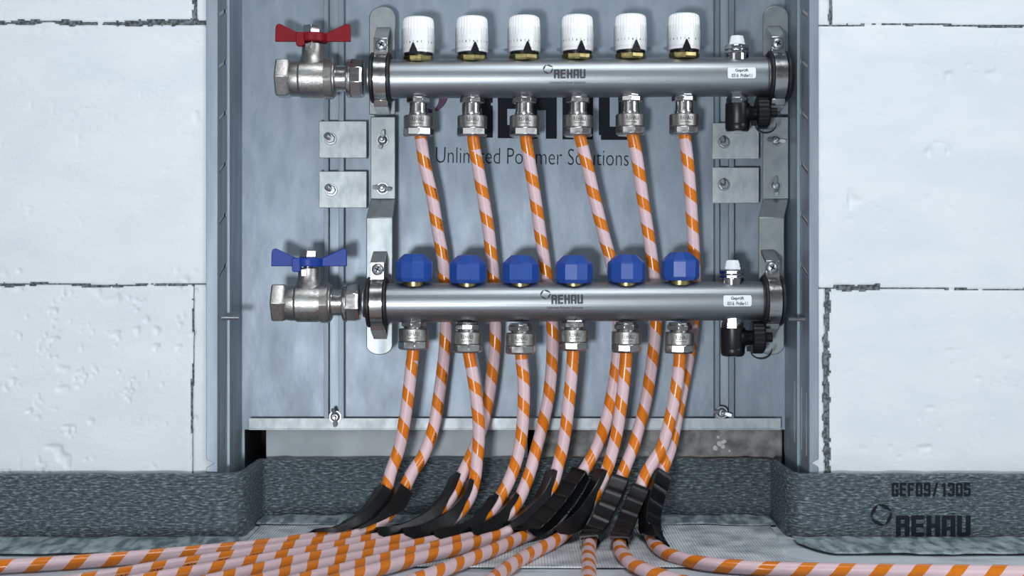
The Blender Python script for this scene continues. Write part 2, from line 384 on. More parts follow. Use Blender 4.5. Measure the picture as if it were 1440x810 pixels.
# ------------------------------------------------------------------ setting
def value_noise(shape, cell, seed):
    g = np.random.default_rng(seed); h, w = shape
    gy, gx = int(h / cell) + 3, int(w / cell) + 3
    t = g.random((gy, gx)); y = np.arange(h) / cell; x = np.arange(w) / cell
    yi, xi = y.astype(int), x.astype(int); fy, fx = y - yi, x - xi
    fy, fx = (fy * fy * (3 - 2 * fy))[:, None], (fx * fx * (3 - 2 * fx))[None]
    a = t[yi][:, xi]; b = t[yi][:, xi + 1]; c = t[yi + 1][:, xi]; d = t[yi + 1][:, xi + 1]
    return (a * (1 - fx) + b * fx) * (1 - fy) + (c * (1 - fx) + d * fx) * fy
YW = -0.105
def wall(name, x0, x1, joints_h, joints_v, seed, porous):
    st = 0.0014; z0, z1 = 0.0, 0.60
    nx, nz = int(abs(x1 - x0) / st) + 1, int((z1 - z0) / st) + 1
    X = np.linspace(x0, x1, nx); Z = np.linspace(z0, z1, nz); XX, ZZ = np.meshgrid(X, Z); shp = XX.shape
    d = np.full(shp, 9.0)                                     # signed distance to the nearest joint edge
    n1 = value_noise(shp, 14, seed) - .5; n2 = value_noise(shp, 4, seed + 1) - .5; n3 = value_noise(shp, 45, seed + 2) - .5
    for z, hw, xa, xb in joints_h:
        dd = np.abs(ZZ - z + n3 * .003 + n1 * .0008) - np.maximum(hw * (1 + n1 * 1.5 + n2 * 1.1), 0.0004)
        dd = np.where((XX >= xa) & (XX <= xb), dd, 9); d = np.minimum(d, dd)
    for x, hw, za, zb in joints_v:
        dd = np.abs(XX - x + n3 * .002 + n1 * .0008) - hw * (1 + n1 * 0.7 + n2 * .8)
        dd = np.where((ZZ >= za) & (ZZ <= zb), dd, 9); d = np.minimum(d, dd)
    dep = np.clip((0.0015 - d) / 0.003, 0, 1) ** 1.6 * 0.0035 + np.where(d < 0, 0.0012 * (value_noise(shp, 3, seed + 5) - .3), 0)
    pits = np.clip(value_noise(shp, 2.6, seed + 3) * value_noise(shp, 9, seed + 6) - .52, 0, 1) * 0.006
    lowmask = np.where(ZZ < porous, 1.0, 0.25)
    big = np.clip(value_noise(shp, 7, seed + 4) * value_noise(shp, 30, seed + 8) - .62, 0, 1) * 0.012
    dep = dep + pits * lowmask * 1.3 + big + (value_noise(shp, 90, seed + 9) - .5) * .0006
    verts = np.stack([XX, YW + dep, ZZ], -1).reshape(-1, 3)
    idx = np.arange(nx * nz).reshape(nz, nx)
    q = np.stack([idx[:-1, :-1], idx[:-1, 1:], idx[1:, 1:], idx[1:, :-1]], -1).reshape(-1, 4)
    mi = (d[:-1, :-1] < 0).reshape(-1).astype(int)
    # close the block body behind the face
    nb = len(verts); T = 0.30
    edge = [(x0, z0), (x1, z0), (x1, z1), (x0, z1)]
    ring = np.concatenate([idx[0, :], idx[1:, -1], idx[-1, -2::-1], idx[-2:0:-1, 0]])
    back = verts[ring].copy(); back[:, 1] = YW + T
    verts = np.concatenate([verts, back])
    k = len(ring); faces = [tuple(f) for f in q]
    for i in range(k): faces.append((ring[(i + 1) % k], ring[i], nb + i, nb + (i + 1) % k))
    faces.append(tuple(range(nb, nb + k))[::-1])
    me = bpy.data.meshes.new(name); me.from_pydata(verts.tolist(), [], faces)
    me.materials.append(M['block']); me.materials.append(M['mortar'])
    me.polygons.foreach_set('material_index', list(mi) + [0] * (len(faces) - len(mi)))
    me.polygons.foreach_set('use_smooth', [True] * len(mi) + [False] * (len(faces) - len(mi)))
    o = link(name, me); o['kind'] = 'structure'; ORG[o.name] = Vector(); return o
zj = lambda py: CZ - (py - VY) * S(YW)
xj = lambda px: (px - VX) * S(YW)
XS = 0.2944                                                     # half width of the cabinet's inner side walls
wall('wall_left', -0.66, -XS - 0.0028, [(zj(33), .0018, -9, 9), (zj(402), .0013, -9, 9)],
     [(xj(272), .0026, zj(33), 9), (xj(270), .0012, -1, zj(402))], 11, zj(402))
wall('wall_right', XS + 0.0028, 0.66, [(zj(36), .0008, -9, 9), (zj(407), .0008, -9, 9), (zj(406), .0028, xj(1172), xj(1237))],
     [(xj(1167), .0018, zj(36), 9), (xj(1162), .0030, -1, zj(407))], 31, 0.0)
mb = MB(); mb.box((-2.2, -2.6, -0.05), (2.2, 0.3, 0.0)); build('floor', mb, 'floor', kind='structure')
mb = MB()
mb.box((-XS, 0.065, 0.125), (XS, 0.19, 0.60)); mb.box((-XS, 0.12, 0.0), (XS, 0.19, 0.115))
build('wall_back', mb, 'void_shade', kind='structure')

# ------------------------------------------------------------------ distribution cabinet
cab = thing('distribution_cabinet', 'open galvanised steel recessed cabinet with slotted side walls set in the white block wall', 'cabinet', (0, -0.05, 0.065))
zt = 0.60; zb_side = 0.03
zp = lambda py, Y=0.0: CZ - (py - VY) * S(Y)
mb = MB()
op0, op1 = (344 - VX) * S(0), (1105 - VX) * S(0)
zo = zp(604)
mb.prism([(-XS, zb_side), (op0, zb_side), (op0, zo), (op1, zo), (op1, zb_side), (XS, zb_side), (XS, zt), (-XS, zt)], 0.0, 0.0015)
build('back_panel', mb, 'galv', cab)
for sgn in (-1, 1):
    # outer frame side wall with diagonal slots and one long slot
    holes = []
    ya, yb = -0.1005, -0.0665
    for k in range(6):
        zc_ = zp(18 + 72.3 * k, -0.085); dz = 0.0058; hw = 0.0026
        holes.append([(ya, zc_ - dz - hw), (yb, zc_ + dz - hw), (yb, zc_ + dz + hw), (ya, zc_ - dz + hw)])
    zl0, zl1 = zp(641, -0.095), zp(552, -0.095)
    holes.append([(-0.0975, zl0), (-0.0935, zl0), (-0.0935, zl1), (-0.0975, zl1)])
    holes.append([(-0.0745, zl0 + .003), (-0.0705, zl0 + .003), (-0.0705, zl1 + .003), (-0.0745, zl1 + .003)])
    mb = MB()
    lo, hi = (XS, XS + 0.0012) if sgn > 0 else (-XS - 0.0012, -XS)
    mb.plate_holes([(YW - .002, zb_side), (-0.060, zb_side), (-0.060, zt), (YW - .002, zt)], holes, lo, hi, 'X')
    sw = build('side_wall', mb, 'galv_frame', cab, smooth=0)
    mb = MB()
    XI = XS - 0.0026
    h2 = [[(-0.052, zp(622, -.05)), (-0.0485, zp(622, -.05)), (-0.0485, zp(536, -.05)), (-0.052, zp(536, -.05))]]
    lo, hi = (XI, XI + 0.0012) if sgn > 0 else (-XI - 0.0012, -XI)
    mb.plate_holes([(-0.0625, zb_side + .002), (0.0, zb_side + .002), (0.0, zt), (-0.0625, zt)], h2, lo, hi, 'X')
    mb.box((min(sgn * XI, sgn * (XS + .001)), -0.0632, zb_side + .002), (max(sgn * XI, sgn * (XS + .001)), -0.0618, zt))
    build('inner_side_panel', mb, 'galv_frame', cab, smooth=0)
    xo = (290 - VX) * S(YW - .003) if sgn < 0 else (1151 - VX) * S(YW - .003)
    zn = zp(651, YW)
    o_ = [(sgn * XS, zb_side - .004), (xo, zb_side - .004), (xo, zn - .0042), (xo - sgn * .0075, zn), (xo, zn + .0042), (xo, zt), (sgn * XS, zt)]
    mb = MB(); mb.prism(o_, YW - .0034, YW - .0018)
    build('front_flange', mb, 'galv_frame', cab, bevel=0.0005)
    # threaded stud pointing into the cabinet
    mb = MB(); c = W(308 if sgn < 0 else 1135, 447 if sgn < 0 else 449, -0.088)
    prof = []
    L = 0.0175
    for i in range(29): prof.append((i / 28 * L, 0.0024 if i % 2 else 0.0020))
    if sgn > 0: prof = [(-h, r) for h, r in prof]
    mb.lathe(prof, 'X', (sgn * (XS + .0005), c.y, c.z), 14); build('threaded_stud', mb, 'screw', cab)
# mounting rails
for xa, xb in ((456, 484), (1005, 1032)):
    mb = MB(); x0, x1 = (xa - VX) * S(-.01), (xb - VX) * S(-.01); z0, z1 = zp(592, -.01), zt
    t = 0.0012; lipw = 0.0048; d = 0.011
    mb.mi = 1; mb.box((x0, -.0018, z0), (x1, -.0006, z1)); mb.mi = 0
    mb.box((x0, -d, z0), (x0 + t, -.0006, z1)); mb.box((x1 - t, -d, z0), (x1, -.0006, z1))
    mb.box((x0, -d - t, z0), (x0 + lipw, -d, z1)); mb.box((x1 - lipw - .001, -d - t, z0), (x1, -d, z1))
    mb.box((x0 + lipw - t, -d, z0), (x0 + lipw, -d + .003, z1)); mb.box((x1 - lipw - .001, -d, z0), (x1 - lipw - .001 + t, -d + .003, z1))
    build('mounting_rail', mb, ['rail', 'galv_frame'], cab, bevel=0.0003, seg=1)
mb = MB(); x0, x1 = (350 - VX) * S(-.012), (1098 - VX) * S(-.012)
mb.box((x0, -.013, zp(604.5, -.013)), (x1, -.0118, zp(588, -.013))); mb.box((x0, -.0118, zp(604.5, -.013)), (x1, 0, zp(603, -.013)))
mb.box((x0, -.0136, zp(604.8, -.0135)), (x1, -.0129, zp(602.6, -.0135)))
build('bottom_rail', mb, 'zinc', cab, bevel=0.0003, seg=1)

def wing_nut(px, py, Y, ang, parent, name='wing_nut', s=1.0):
    k = S(Y) * s; c = W(px, py, Y)
    mb = MB()
    mb.lathe([(0, 9 * k), (-.0009, 9 * k), (-.0009, 6.5 * k), (-.0032, 6.2 * k), (-.006, 4.6 * k), (-.0062, 2.8 * k)], 'Y', c, 24)
    mb.lathe([(0, 3 * k), (-.0105, 3 * k), (-.0112, 2.2 * k)], 'Y', c, 14)
    R = Matrix.Rotation(ang, 3, 'Y')
    for sg in (-1, 1):
        pts = [(sg * 3 * k, -2.2 * k), (sg * 9 * k, -3.2 * k), (sg * 13 * k, -2.6 * k), (sg * 13.5 * k, 1.5 * k), (sg * 9 * k, 2.6 * k), (sg * 3 * k, 2.2 * k)]
        b0 = len(mb.bm.verts); mb.bm.verts.ensure_lookup_table()
        pre = set(mb.bm.verts)
        mb.prism(pts, -.0052, -.0036)
        for v in set(mb.bm.verts) - pre:
            x = v.co.copy(); x.y -= abs(x.x) * .35
            v.co = R @ x + c
    return build(name, mb, 'screw', parent, bevel=0.0003, seg=1)
wing_nut(471.5, 586, -.0125, 1.45, cab); wing_nut(1014.5, 580, -.0125, 0.2, cab)

# print on the back panel
def on_panel(cx, cy, tilt=0.0):
    c = W(cx, cy, -0.0004); ct, st_ = math.cos(tilt), math.sin(tilt)
    return lambda x, z: (c.x + x * ct + z * st_, c.y, c.z + z * ct - x * st_)
k = S(0)
mb = MB()
for i, (ch, xa, xb) in enumerate((('R', 650, 693), ('E', 700, 737), ('H', 740, 783), ('A', 791, 834), ('U', 842, 885))):
    add_quads(mb, block_word(ch, (xb - xa) * k, 98 * k), on_panel((xa + xb) / 2, 144.5 + i * .8))
build('panel_lettering', mb, 'ink', cab, smooth=0, normals=False, label='large dark block letters')
mb = MB(); add_quads(mb, ring_quads(17 * k, 29 * k, ph=0.3), on_panel(602, 130)); build('panel_emblem', mb, 'purple', cab, smooth=0, normals=False, label='dark purple ring emblem')
mb = MB(); add_text(mb, text_tris('Unlimited Polymer Solutions', 271 * k, 30 * k, -0.012), on_panel(748.5, 223.5, 0.0165))
build('panel_slogan', mb, 'ink_soft', cab, smooth=0, normals=False, label='thin dark line of lettering')

# board and concrete seen through the opening under the panel
mb = MB(); Y = 0.0085
mb.box(((374 - VX) * S(Y), Y, 0.0), ((742 - VX) * S(Y), Y + .02, 0.13)); 
build('backing_board', mb, 'board', bevel=0.001); o = bpy.data.objects['backing_board']; tag(o, 'smooth pale grey board behind the gap at the left below the cabinet panel', 'board')
mb = MB(); mb.box(((752 - VX) * S(Y), Y - .004, 0.0), (XS - .004, Y + .05, 0.13)); tag(build('concrete_block', mb, 'concrete', bevel=0.002), 'rough dark grey concrete block behind the gap at the right below the cabinet panel', 'block')
cb = bpy.data.objects['concrete_block']
mb = MB()
for (px, py, r) in ((1012, 624, 4.5), (1006, 630, 4), (1018, 621, 3.4), (1026, 634, 2), (1010, 615, 2.4), (1017, 628, 3)):
    c = W(px, py, Y - .0042); kk = S(Y)
    mb.lathe([(0, r * kk), (-.0006, r * kk * .75), (-.0007, .0002)], 'Y', c, 11, rmod=lambda i, j: 0.75 + 0.4 * random.random())
build('white_splash', mb, 'dirt_white', cb, label='dried white splashes')

# ------------------------------------------------------------------ clamp plates on the rails
def clamp_plate(x0, y0, x1, y1, bx, by, label, tilt):
    Y = -0.0135
    c = W((x0 + x1) / 2, (y0 + y1) / 2, Y); w, h = (x1 - x0) * S(Y) / 2, (y1 - y0) * S(Y) / 2
    t = thing('clamp_plate', label, 'clamp plate', c, 'bolted clamp plates on the vertical rails')
    mb = MB(); mb.box((c.x - w, Y - .0024, c.z - h), (c.x + w, Y, c.z + h))
    mb.box((c.x + w - .0016, Y - .0015, c.z - h), (c.x + w, Y + .0085, c.z + h))
    build('plate', mb, 'zinc', t, bevel=0.0006)
    b = W(bx, by, Y - .0024); k = S(Y)
    mb = MB(); mb.lathe([(0, 8.8 * k), (-.0011, 8.6 * k)], 'Y', b, 28); build('washer', mb, 'screw', t, bevel=0.0003, seg=1)
    mb = MB(); mb.lathe([(-.0011, 6.0 * k), (-.0016, 6.8 * k), (-.0043, 6.8 * k), (-.005, 5.9 * k)], 'Y', b, 6, ph=tilt); build('nut', mb, 'screw', t, smooth=0)
    mb = MB(); R = Matrix.Rotation(-0.28, 3, 'Z') @ Matrix.Rotation(-0.22, 3, 'X')
    prof = [(-.0003 - i * .0005, (3.9 if i % 2 else 3.4) * k) for i in range(25)] + [(-.0128, 2.6 * k)]
    mb.lathe(prof, 'Y', b, 14, rot=R); build('stud', mb, 'screw', t)
clamp_plate(449, 170.5, 516, 222.5, 465, 195.5, 'zinc clamp plate at the upper left, under the red handled valve', .3)
clamp_plate(449, 241, 516, 292.5, 466, 267.5, 'zinc clamp plate at the left, above the blue handled valve', .9)
clamp_plate(1001, 173, 1067, 224, 1018, 200, 'zinc clamp plate at the right, under the upper black drain valve', .5)
clamp_plate(1001, 235.5, 1067, 286, 1018, 259.5, 'zinc clamp plate at the right, above the lower white capped vent', .1)

# ------------------------------------------------------------------ brackets
YU, YL = -0.055, -0.075                                        # axis depth of upper and lower manifold
PU, PL = -0.028, -0.0475                                       # front face of the bracket plate there
def arch(x0, x1, y0, y1, Y, top=True, n=10):
    """rounded-end plate outline in x,z"""
    k = S(Y); xa, xb = (x0 - VX) * k, (x1 - VX) * k; za, zb_ = CZ - (y0 - VY) * k, CZ - (y1 - VY) * k
    c = (xa + xb) / 2; r = (xb - xa) / 2; pts = []
    if top:
        h = r * .82
        pts = [(xa, zb_), (xb, zb_), (xb, za - h)]
        for i in range(1, n): a = PI * i / n; pts.append((c + r * math.cos(a) * (1 if abs(math.cos(a)) < .8 else 1), za - h + h * math.sin(a)))
        pts.append((xa, za - h))
    else:
        h = r * .7
        pts = [(xa, zb_ + h), (xa, za), (xb, za), (xb, zb_ + h)]
        for i in range(1, n): a = -PI * i / n; pts.append((c + r * math.cos(a), zb_ + h + h * math.sin(a)))
    return pts
def bracket(label, ux, mx, lx, uy0, nuts):
    t = thing('manifold_bracket', label, 'bracket', W((mx[0] + mx[1]) / 2, 497, -.02), 'steel brackets holding the manifolds')
    mb = MB(); th = .003
    mb.prism(arch(*ux, uy0, 161, PU), PU, PU + th); 
    build('upper_plate', mb, 'bracket', t, bevel=0.0008)
    mb = MB(); ym = PU + .0028
    k = S(ym); x0, x1 = (mx[0] - VX) * k, (mx[1] - VX) * k; z0, z1 = zp(280, ym), zp(164, ym)
    mb.box((x0, ym, z0), (x1, ym + th, z1))
    kl = S(PL); lx0, lx1 = (lx[0] - VX) * kl, (lx[1] - VX) * kl; zl = zp(306, PL)
    A = [mb.bm.verts.new(p) for p in ((x0, ym, z0), (x1, ym, z0), (lx1, PL, zl), (lx0, PL, zl))]
    B = [mb.bm.verts.new(p) for p in ((x0, ym + th, z0 - .001), (x1, ym + th, z0 - .001), (lx1, PL + th, zl - .001), (lx0, PL + th, zl - .001))]
    mb.face(A); mb.face(B[::-1])
    for i in range(4): mb.face((A[i], B[i], B[(i + 1) % 4], A[(i + 1) % 4]))
    mb.prism(arch(*lx, 306, 499, PL, top=False), PL, PL + th)
    build('offset_plate', mb, 'bracket', t, bevel=0.0008)
    # feet that carry the plate off the rails
    xm = (x0 + x1) / 2
    for pa, pb in ((272, 258), (206, 190)):
        mb = MB(); mb.box((xm - .006, ym + th, zp(pa, ym)), (xm + .006, 0, zp(pb, ym))); build('spacer', mb, 'bracket', t)
    for (px, py, ang) in nuts: wing_nut(px, py, ym, ang, t)
    return t
bl = bracket('long stepped steel bracket at the left ends of both manifolds', (519, 556), (521, 556), (515, 552), 9, [(538, 197, 1.75), (538, 265, 0.12)])
br = bracket('long stepped steel bracket at the right ends of both manifolds', (1073, 1109), (1073, 1109), (1067, 1103), 8, [(1090, 198, 0.1), (1090, 262, 1.5)])
def collar(t, cx, cy, Y, P, flip=1):
    k = S(Y); c = W(cx, cy, Y)
    mb = MB(); mb.lathe([(-14.5 * k, 27.6 * k), (-14.5 * k, 33.5 * k), (-13 * k, 35.5 * k), (-10.5 * k, 35.5 * k), (-9.4 * k, 31.8 * k), (9.4 * k, 31.8 * k), (10.5 * k, 35.5 * k), (13 * k, 35.5 * k), (14.5 * k, 33.5 * k), (14.5 * k, 27.6 * k)], 'X', c, 56, closed=True)
    build('rubber_liner', mb, 'rubber', t, label='black rubber liner')
    mb = MB(); mb.lathe([(-9.2 * k, 31.9 * k), (-9.2 * k, 33.4 * k), (9.2 * k, 33.4 * k), (9.2 * k, 31.9 * k)], 'X', c, 64, closed=True)
    yf = Y - .006; w = 9.8 * k; z = lambda py, yy: CZ - (py - VY) * S(yy)
    # upper ear: rises from the ring, then leans back to the plate
    yt = cy - 71
    poly = [(yf, z(cy - 31, yf)), (yf, z(cy - 56, yf)), (P - .004, z(yt, P - .004)), (P, z(yt, P)), (P, z(yt + 4, P)), (yf + .0045, z(cy - 53, yf)), (yf + .0022, z(cy - 52, yf)), (yf + .0022, z(cy - 31, yf))]
    mb.prism(poly, c.x - w, c.x + w, 'X')
    poly = [(yf, z(cy + 31, yf)), (yf + .004, z(cy + 40, yf)), (P - .004, z(cy + 50, P - .004)), (P, z(cy + 52, P)), (P, z(cy + 47, P)), (yf + .006, z(cy + 37, yf)), (yf + .0024, z(cy + 31, yf))]
    mb.prism(poly, c.x - w, c.x + w, 'X')
    build('clamp_strap', mb, 'nickel', t, bevel=0.0006)
    s = W(cx, cy - 46, yf); mb = MB()
    mb.lathe([(0, 8.6 * k), (-.0012, 8.6 * k), (-.0026, 7.4 * k), (-.0035, 4.8 * k), (-.0038, 0.4 * k)], 'Y', s, 28)
    mb.mi = 1
    for a in (0.5, 0.5 + PI / 2):
        R = Matrix.Rotation(a, 3, 'Y'); mb.box((s.x - 4.2 * k, s.y - .00405, s.z - .9 * k), (s.x + 4.2 * k, s.y - .003, s.z + .9 * k), R, s)
    build('clamp_screw', mb, ['screw', 'void'], t)
collar(bl, 536, 109.5, YU, PU); collar(bl, 531, 425, YL, PL)
collar(br, 1093.5, 107.5, YU, PU); collar(br, 1085.5, 422.5, YL, PL)

# ------------------------------------------------------------------ manifolds
def mesh_of(mb, name, mats, smooth=35):
    bmesh.ops.recalc_face_normals(mb.bm, faces=mb.bm.faces)
    me = bpy.data.meshes.new(name); mb.bm.to_mesh(me); mb.bm.free()
    for k in (mats if isinstance(mats, (list, tuple)) else [mats]): me.materials.append(M[k])
    if smooth:
        me.polygons.foreach_set('use_smooth', [True] * len(me.polygons)); me.set_sharp_from_angle(angle=math.radians(smooth))
    return me
def on_cyl_x(c, r, lift=.0003):
    """wrap lettering round a horizontal bar, facing the camera; c on the axis"""
    return lambda x, z: (c.x + x, c.y - (r + lift) * math.cos((z + on_cyl_x.z0) / r), c.z + (r + lift) * math.sin((z + on_cyl_x.z0) / r))
on_cyl_x.z0 = 0.0
def on_cyl_z(c, r, z0, lift=.0002):
    return lambda x, z: (c.x + (r + lift) * math.sin(x / r), c.y - (r + lift) * math.cos(x / r), c.z + z0 + z)

def manifold(t, x0, x1, cy, slope, Y, marks):
    k = S(Y); xm = (x0 + x1) / 2; c = W(xm, cy, Y); h = (x1 - x0) / 2 * k; r = 27.5 * k
    mb = MB()
    prof = [(-h - 30 * k, 20 * k)] + [(-h - 30 * k + i * 1.6 * k, (20 if i % 2 else 21.5) * k) for i in range(1, 6)] + [(-h - 20 * k, 27 * k), (-h - 1 * k, 27 * k), (-h, 25.5 * k), (-h, r * .985), (-h + .0008, r), (-h + 3 * k, r), (h - 3 * k, r), (h - .0008, r), (h, r * .985), (h, 27 * k), (h + 26 * k, 27 * k), (h + 27 * k, 24 * k)]
    mb.lathe(prof, 'X', c, 72, shear=slope)
    build('manifold_bar', mb, 'stainless', t)
    # lettering
    mb = MB(); lx, ly, wd = marks
    z0 = c.z - W(lx, ly, Y).z
    def fn(px, dy_px):
        ang_z = math.asin(max(-.95, min(.95, (CZ - (dy_px - VY) * k - c.z) / r))) * r
        cc = Vector(((px - VX) * k, c.y, c.z)); 
        return lambda x, z: (cc.x + x, c.y - (r + .0003) * math.cos((z + ang_z) / r), c.z + slope * (cc.x + x - c.x) + (r + .0003) * math.sin((z + ang_z) / r))
    add_quads(mb, block_word('REHAU', 44 * k, 13 * k, .12), fn(lx, ly))
    add_quads(mb, ring_quads(4.4 * k, 7 * k, ph=.3), fn(lx - 30, ly - 7))
    add_text(mb, text_tris('Unlimited Polymer Solutions', 50 * k, 5 * k, 0.01), fn(lx - 3, ly + 12))
    build('bar_lettering', mb, 'ink_grey', t, smooth=0, normals=False, label='dark etched lettering')
    return c, r, k, fn

def sticker(t, cx, cy, fn, k):
    mb = MB(); f = fn(cx, cy); w, h = 19.5 * k, 7.6 * k; rows = []
    for i in range(7):
        z = -h + 2 * h * i / 6; inset = .0008 if i in (0, 6) else 0
        rows.append([Vector(f(x, z)) + Vector((0, -.0001, 0)) for x in (-w + inset, w - inset)])
    mb.grid(rows); mb.mi = 1
    up = lambda px, py: (lambda x, z, g=fn(px, py): tuple(Vector(g(x, z)) + Vector((0, -.0003, 0))))
    add_text(mb, text_tris('Gepr\u00fcft', 18 * k, 5.6 * k, 0.02), up(cx, cy - 3))
    add_text(mb, text_tris('0316  Pr\u00fcfer11', 28 * k, 5.0 * k, 0.015), up(cx, cy + 3.6))
    build('sticker', mb, ['paper', 'ink'], t, smooth=0, normals=False, label='white paper sticker with small dark print')

def vent_and_drain(t, vx, top_y, bar_top, bar_bot, Y, k):
    c = W(vx, bar_top, Y)
    mb = MB(); mb.lathe([(-.003, 17 * k), (5 * k, 17 * k), (5.5 * k, 16 * k)], 'Z', c, 36)
    mb.lathe([(5 * k, 16 * k), (6 * k, 18 * k), (9.5 * k, 18 * k), (10.5 * k, 16.5 * k), (11.5 * k, 18 * k), (16 * k, 18 * k), (17.5 * k, 16 * k)], 'Z', c, 8, ph=.2)
    build('vent_fitting', mb, 'chrome', t, bevel=.0002, seg=1)
    mb = MB(); mb.lathe([(15 * k, 12 * k), (20 * k, 12.4 * k), (22 * k, 11 * k), (24 * k, 11.4 * k), (30 * k, 9.6 * k), (30.8 * k, 8.4 * k)], 'Z', c, 12, rmod=lambda i, j: 1 if i % 2 else .93)
    build('vent_cap', mb, 'cap_white', t, bevel=.0003, seg=1, label='white plastic vent cap')
    c = W(vx + 1, bar_bot, Y)
    mb = MB(); mb.lathe([(.003, 15 * k), (-2 * k, 15 * k), (-2.5 * k, 16.5 * k), (-10 * k, 16.5 * k), (-11 * k, 15 * k)], 'Z', c, 8, ph=.15)
    build('drain_fitting', mb, 'chrome', t, bevel=.0002, seg=1)
    mb = MB(); mb.lathe([(-9.5 * k, 16 * k), (-10 * k, 17 * k), (-38 * k, 17.3 * k), (-39 * k, 16.8 * k), (-40 * k, 17 * k), (-46 * k, 16.8 * k), (-49 * k, 15 * k)], 'Z', c, 48)
    s = c + Vector((0, 0, -24 * k))
    mb.lathe([(10 * k, 15 * k), (20 * k, 11 * k), (26 * k, 10 * k), (30 * k, 10 * k)], 'X', s, 24)
    db = build('drain_valve_body', mb, 'black', t)
    mb = MB(); mb.lathe([(-48.5 * k, 14.5 * k), (-50 * k, 13.5 * k), (-51 * k, 8 * k)], 'Z', c, 36); build('drain_end', mb, 'chrome', db)
    kn = s + Vector((33 * k, -.004, 1 * k))
    mb = MB(); mb.lathe([(-8 * k, 20 * k), (-7 * k, 23 * k), (7 * k, 23 * k), (9.5 * k, 20.5 * k), (10 * k, 12 * k)], 'X', kn, 60, rmod=lambda i, j: 1 if i % 2 else .972)
    build('drain_knob', mb, 'black', db)
    mb = MB(); mb.lathe([(9 * k, 5 * k), (12 * k, 5 * k), (12.2 * k, 7 * k), (21 * k, 7 * k), (21.5 * k, 5.8 * k)], 'X', kn, 20); build('drain_plug', mb, 'black', db)
    mb = MB(); pts = []
    for i in range(15):
        a = PI * (0.02 + i / 14 * 1.0)
        pts.append(Vector((kn.x + (4 - 15 * math.cos(a)) * k, kn.y - .006, kn.z + (-17 - 12 * math.sin(a)) * k)))
    rows = [[p + Vector((0, y_, z_)) for y_, z_ in ((-.002, .0009), (-.002, -.0009), (.002, -.0009), (.002, .0009))] for p in pts]
    V = mb.grid(rows, closed_v=True); mb.face(V[0]); mb.face(V[-1][::-1])
    mb.box(pts[0] - Vector((.003, .002, .001)), pts[0] + Vector((.001, .002, .004)))
    build('retaining_strap', mb, 'black', db)

# shared meshes, built once at the origin (k = px scale)
ku, kl = S(YU), S(YL)
def knob_meshes(k):
    m = {}
    mb = MB()
    prof = [(0, 19), (1, 22.3), (11, 22.6), (12, 22.9), (22.5, 22.9), (22.9, 22.2), (23.4, 22.2), (24, 22.6), (45, 21.6), (48.5, 20.6), (50.5, 18), (51, 12), (51.1, .5)]
    def rib(i, j): return 1.0 if (j < 7 or j > 9 or i % 4 < 3) else 0.955
    mb.lathe([(h * k, r * k) for h, r in prof], 'Z', (0, 0, 0), 112, rmod=rib); m['cap'] = mesh_of(mb, 'thermostat_cap', 'white', 28)
    mb = MB(); mb.lathe([(-.5 * k, 23.4 * k), (34 * k, 23.4 * k), (34 * k, 23.8 * k), (5 * k, 24.0 * k), (4.6 * k, 29 * k), (3.2 * k, 29.4 * k), (3 * k, 24.0 * k), (-.5 * k, 23.9 * k)], 'Z', (0, 0, 0), 48, closed=True); m['sleeve'] = mesh_of(mb, 'clear_sleeve', 'clear')
    mb = MB(); mb.lathe([(-4 * k, 18 * k), (-3.6 * k, 20 * k), (1 * k, 20.5 * k), (2 * k, 18 * k)], 'Z', (0, 0, 0), 40); m['ring'] = mesh_of(mb, 'black_ring', 'black')
    mb = MB(); mb.prism([(-6.5 * k, -3 * k), (6.5 * k, -3 * k), (5.5 * k, 1 * k), (.7 * k, 12.5 * k), (-.7 * k, 12.5 * k), (-5.5 * k, 1 * k)], -25.4 * k, -21 * k); m['pointer'] = mesh_of(mb, 'pointer', 'black')
    mb = MB(); mb.lathe([(-12 * k, 19 * k), (-9.4 * k, 21.4 * k), (-4.5 * k, 21.8 * k), (-3 * k, 20 * k)], 'Z', (0, 0, 0), 8, ph=.25); m['nut'] = mesh_of(mb, 'brass_nut', 'brass', 20)
    # printed scale: small dark ticks round the skirt
    mb = MB()
    for i in range(26):
        a = 2 * PI * i / 26; rr = 23.05 * k
        for (da, z0, z1) in (((.012 if i % 4 else .03), 12.5, 16 if i % 4 else 15),):
            q = []
            for aa, z in ((a - da, z0), (a + da, z0), (a + da, z1), (a - da, z1)): q.append((rr * math.sin(aa), -rr * math.cos(aa), z * k))
            mb.poly(q)
    m['scale'] = mesh_of(mb, 'scale_marks', 'ink_grey', 0)
    return m
KM = knob_meshes(ku)
def blue_meshes(k):
    m = {}
    mb = MB()
    prof = [(0, 21), (.5, 22.8), (3.5, 25.4), (5.5, 26.6), (26.5, 26.6), (29, 25.6), (37, 17), (39.3, 14), (40, .5)]
    mb.lathe([(h * k, r * k) for h, r in prof], 'Z', (0, 0, 0), 10, ph=.16); m['cap'] = mesh_of(mb, 'blue_protection_cap', 'blue_cap', 12)
    mb = MB(); mb.lathe([(-6 * k, 16 * k), (-2.5 * k, 16.5 * k), (.5 * k, 16.5 * k), (.8 * k, 14 * k)], 'Z', (0, 0, 0), 32); m['nut'] = mesh_of(mb, 'brass_seat', 'brass')
    return m
BM_ = blue_meshes(kl)
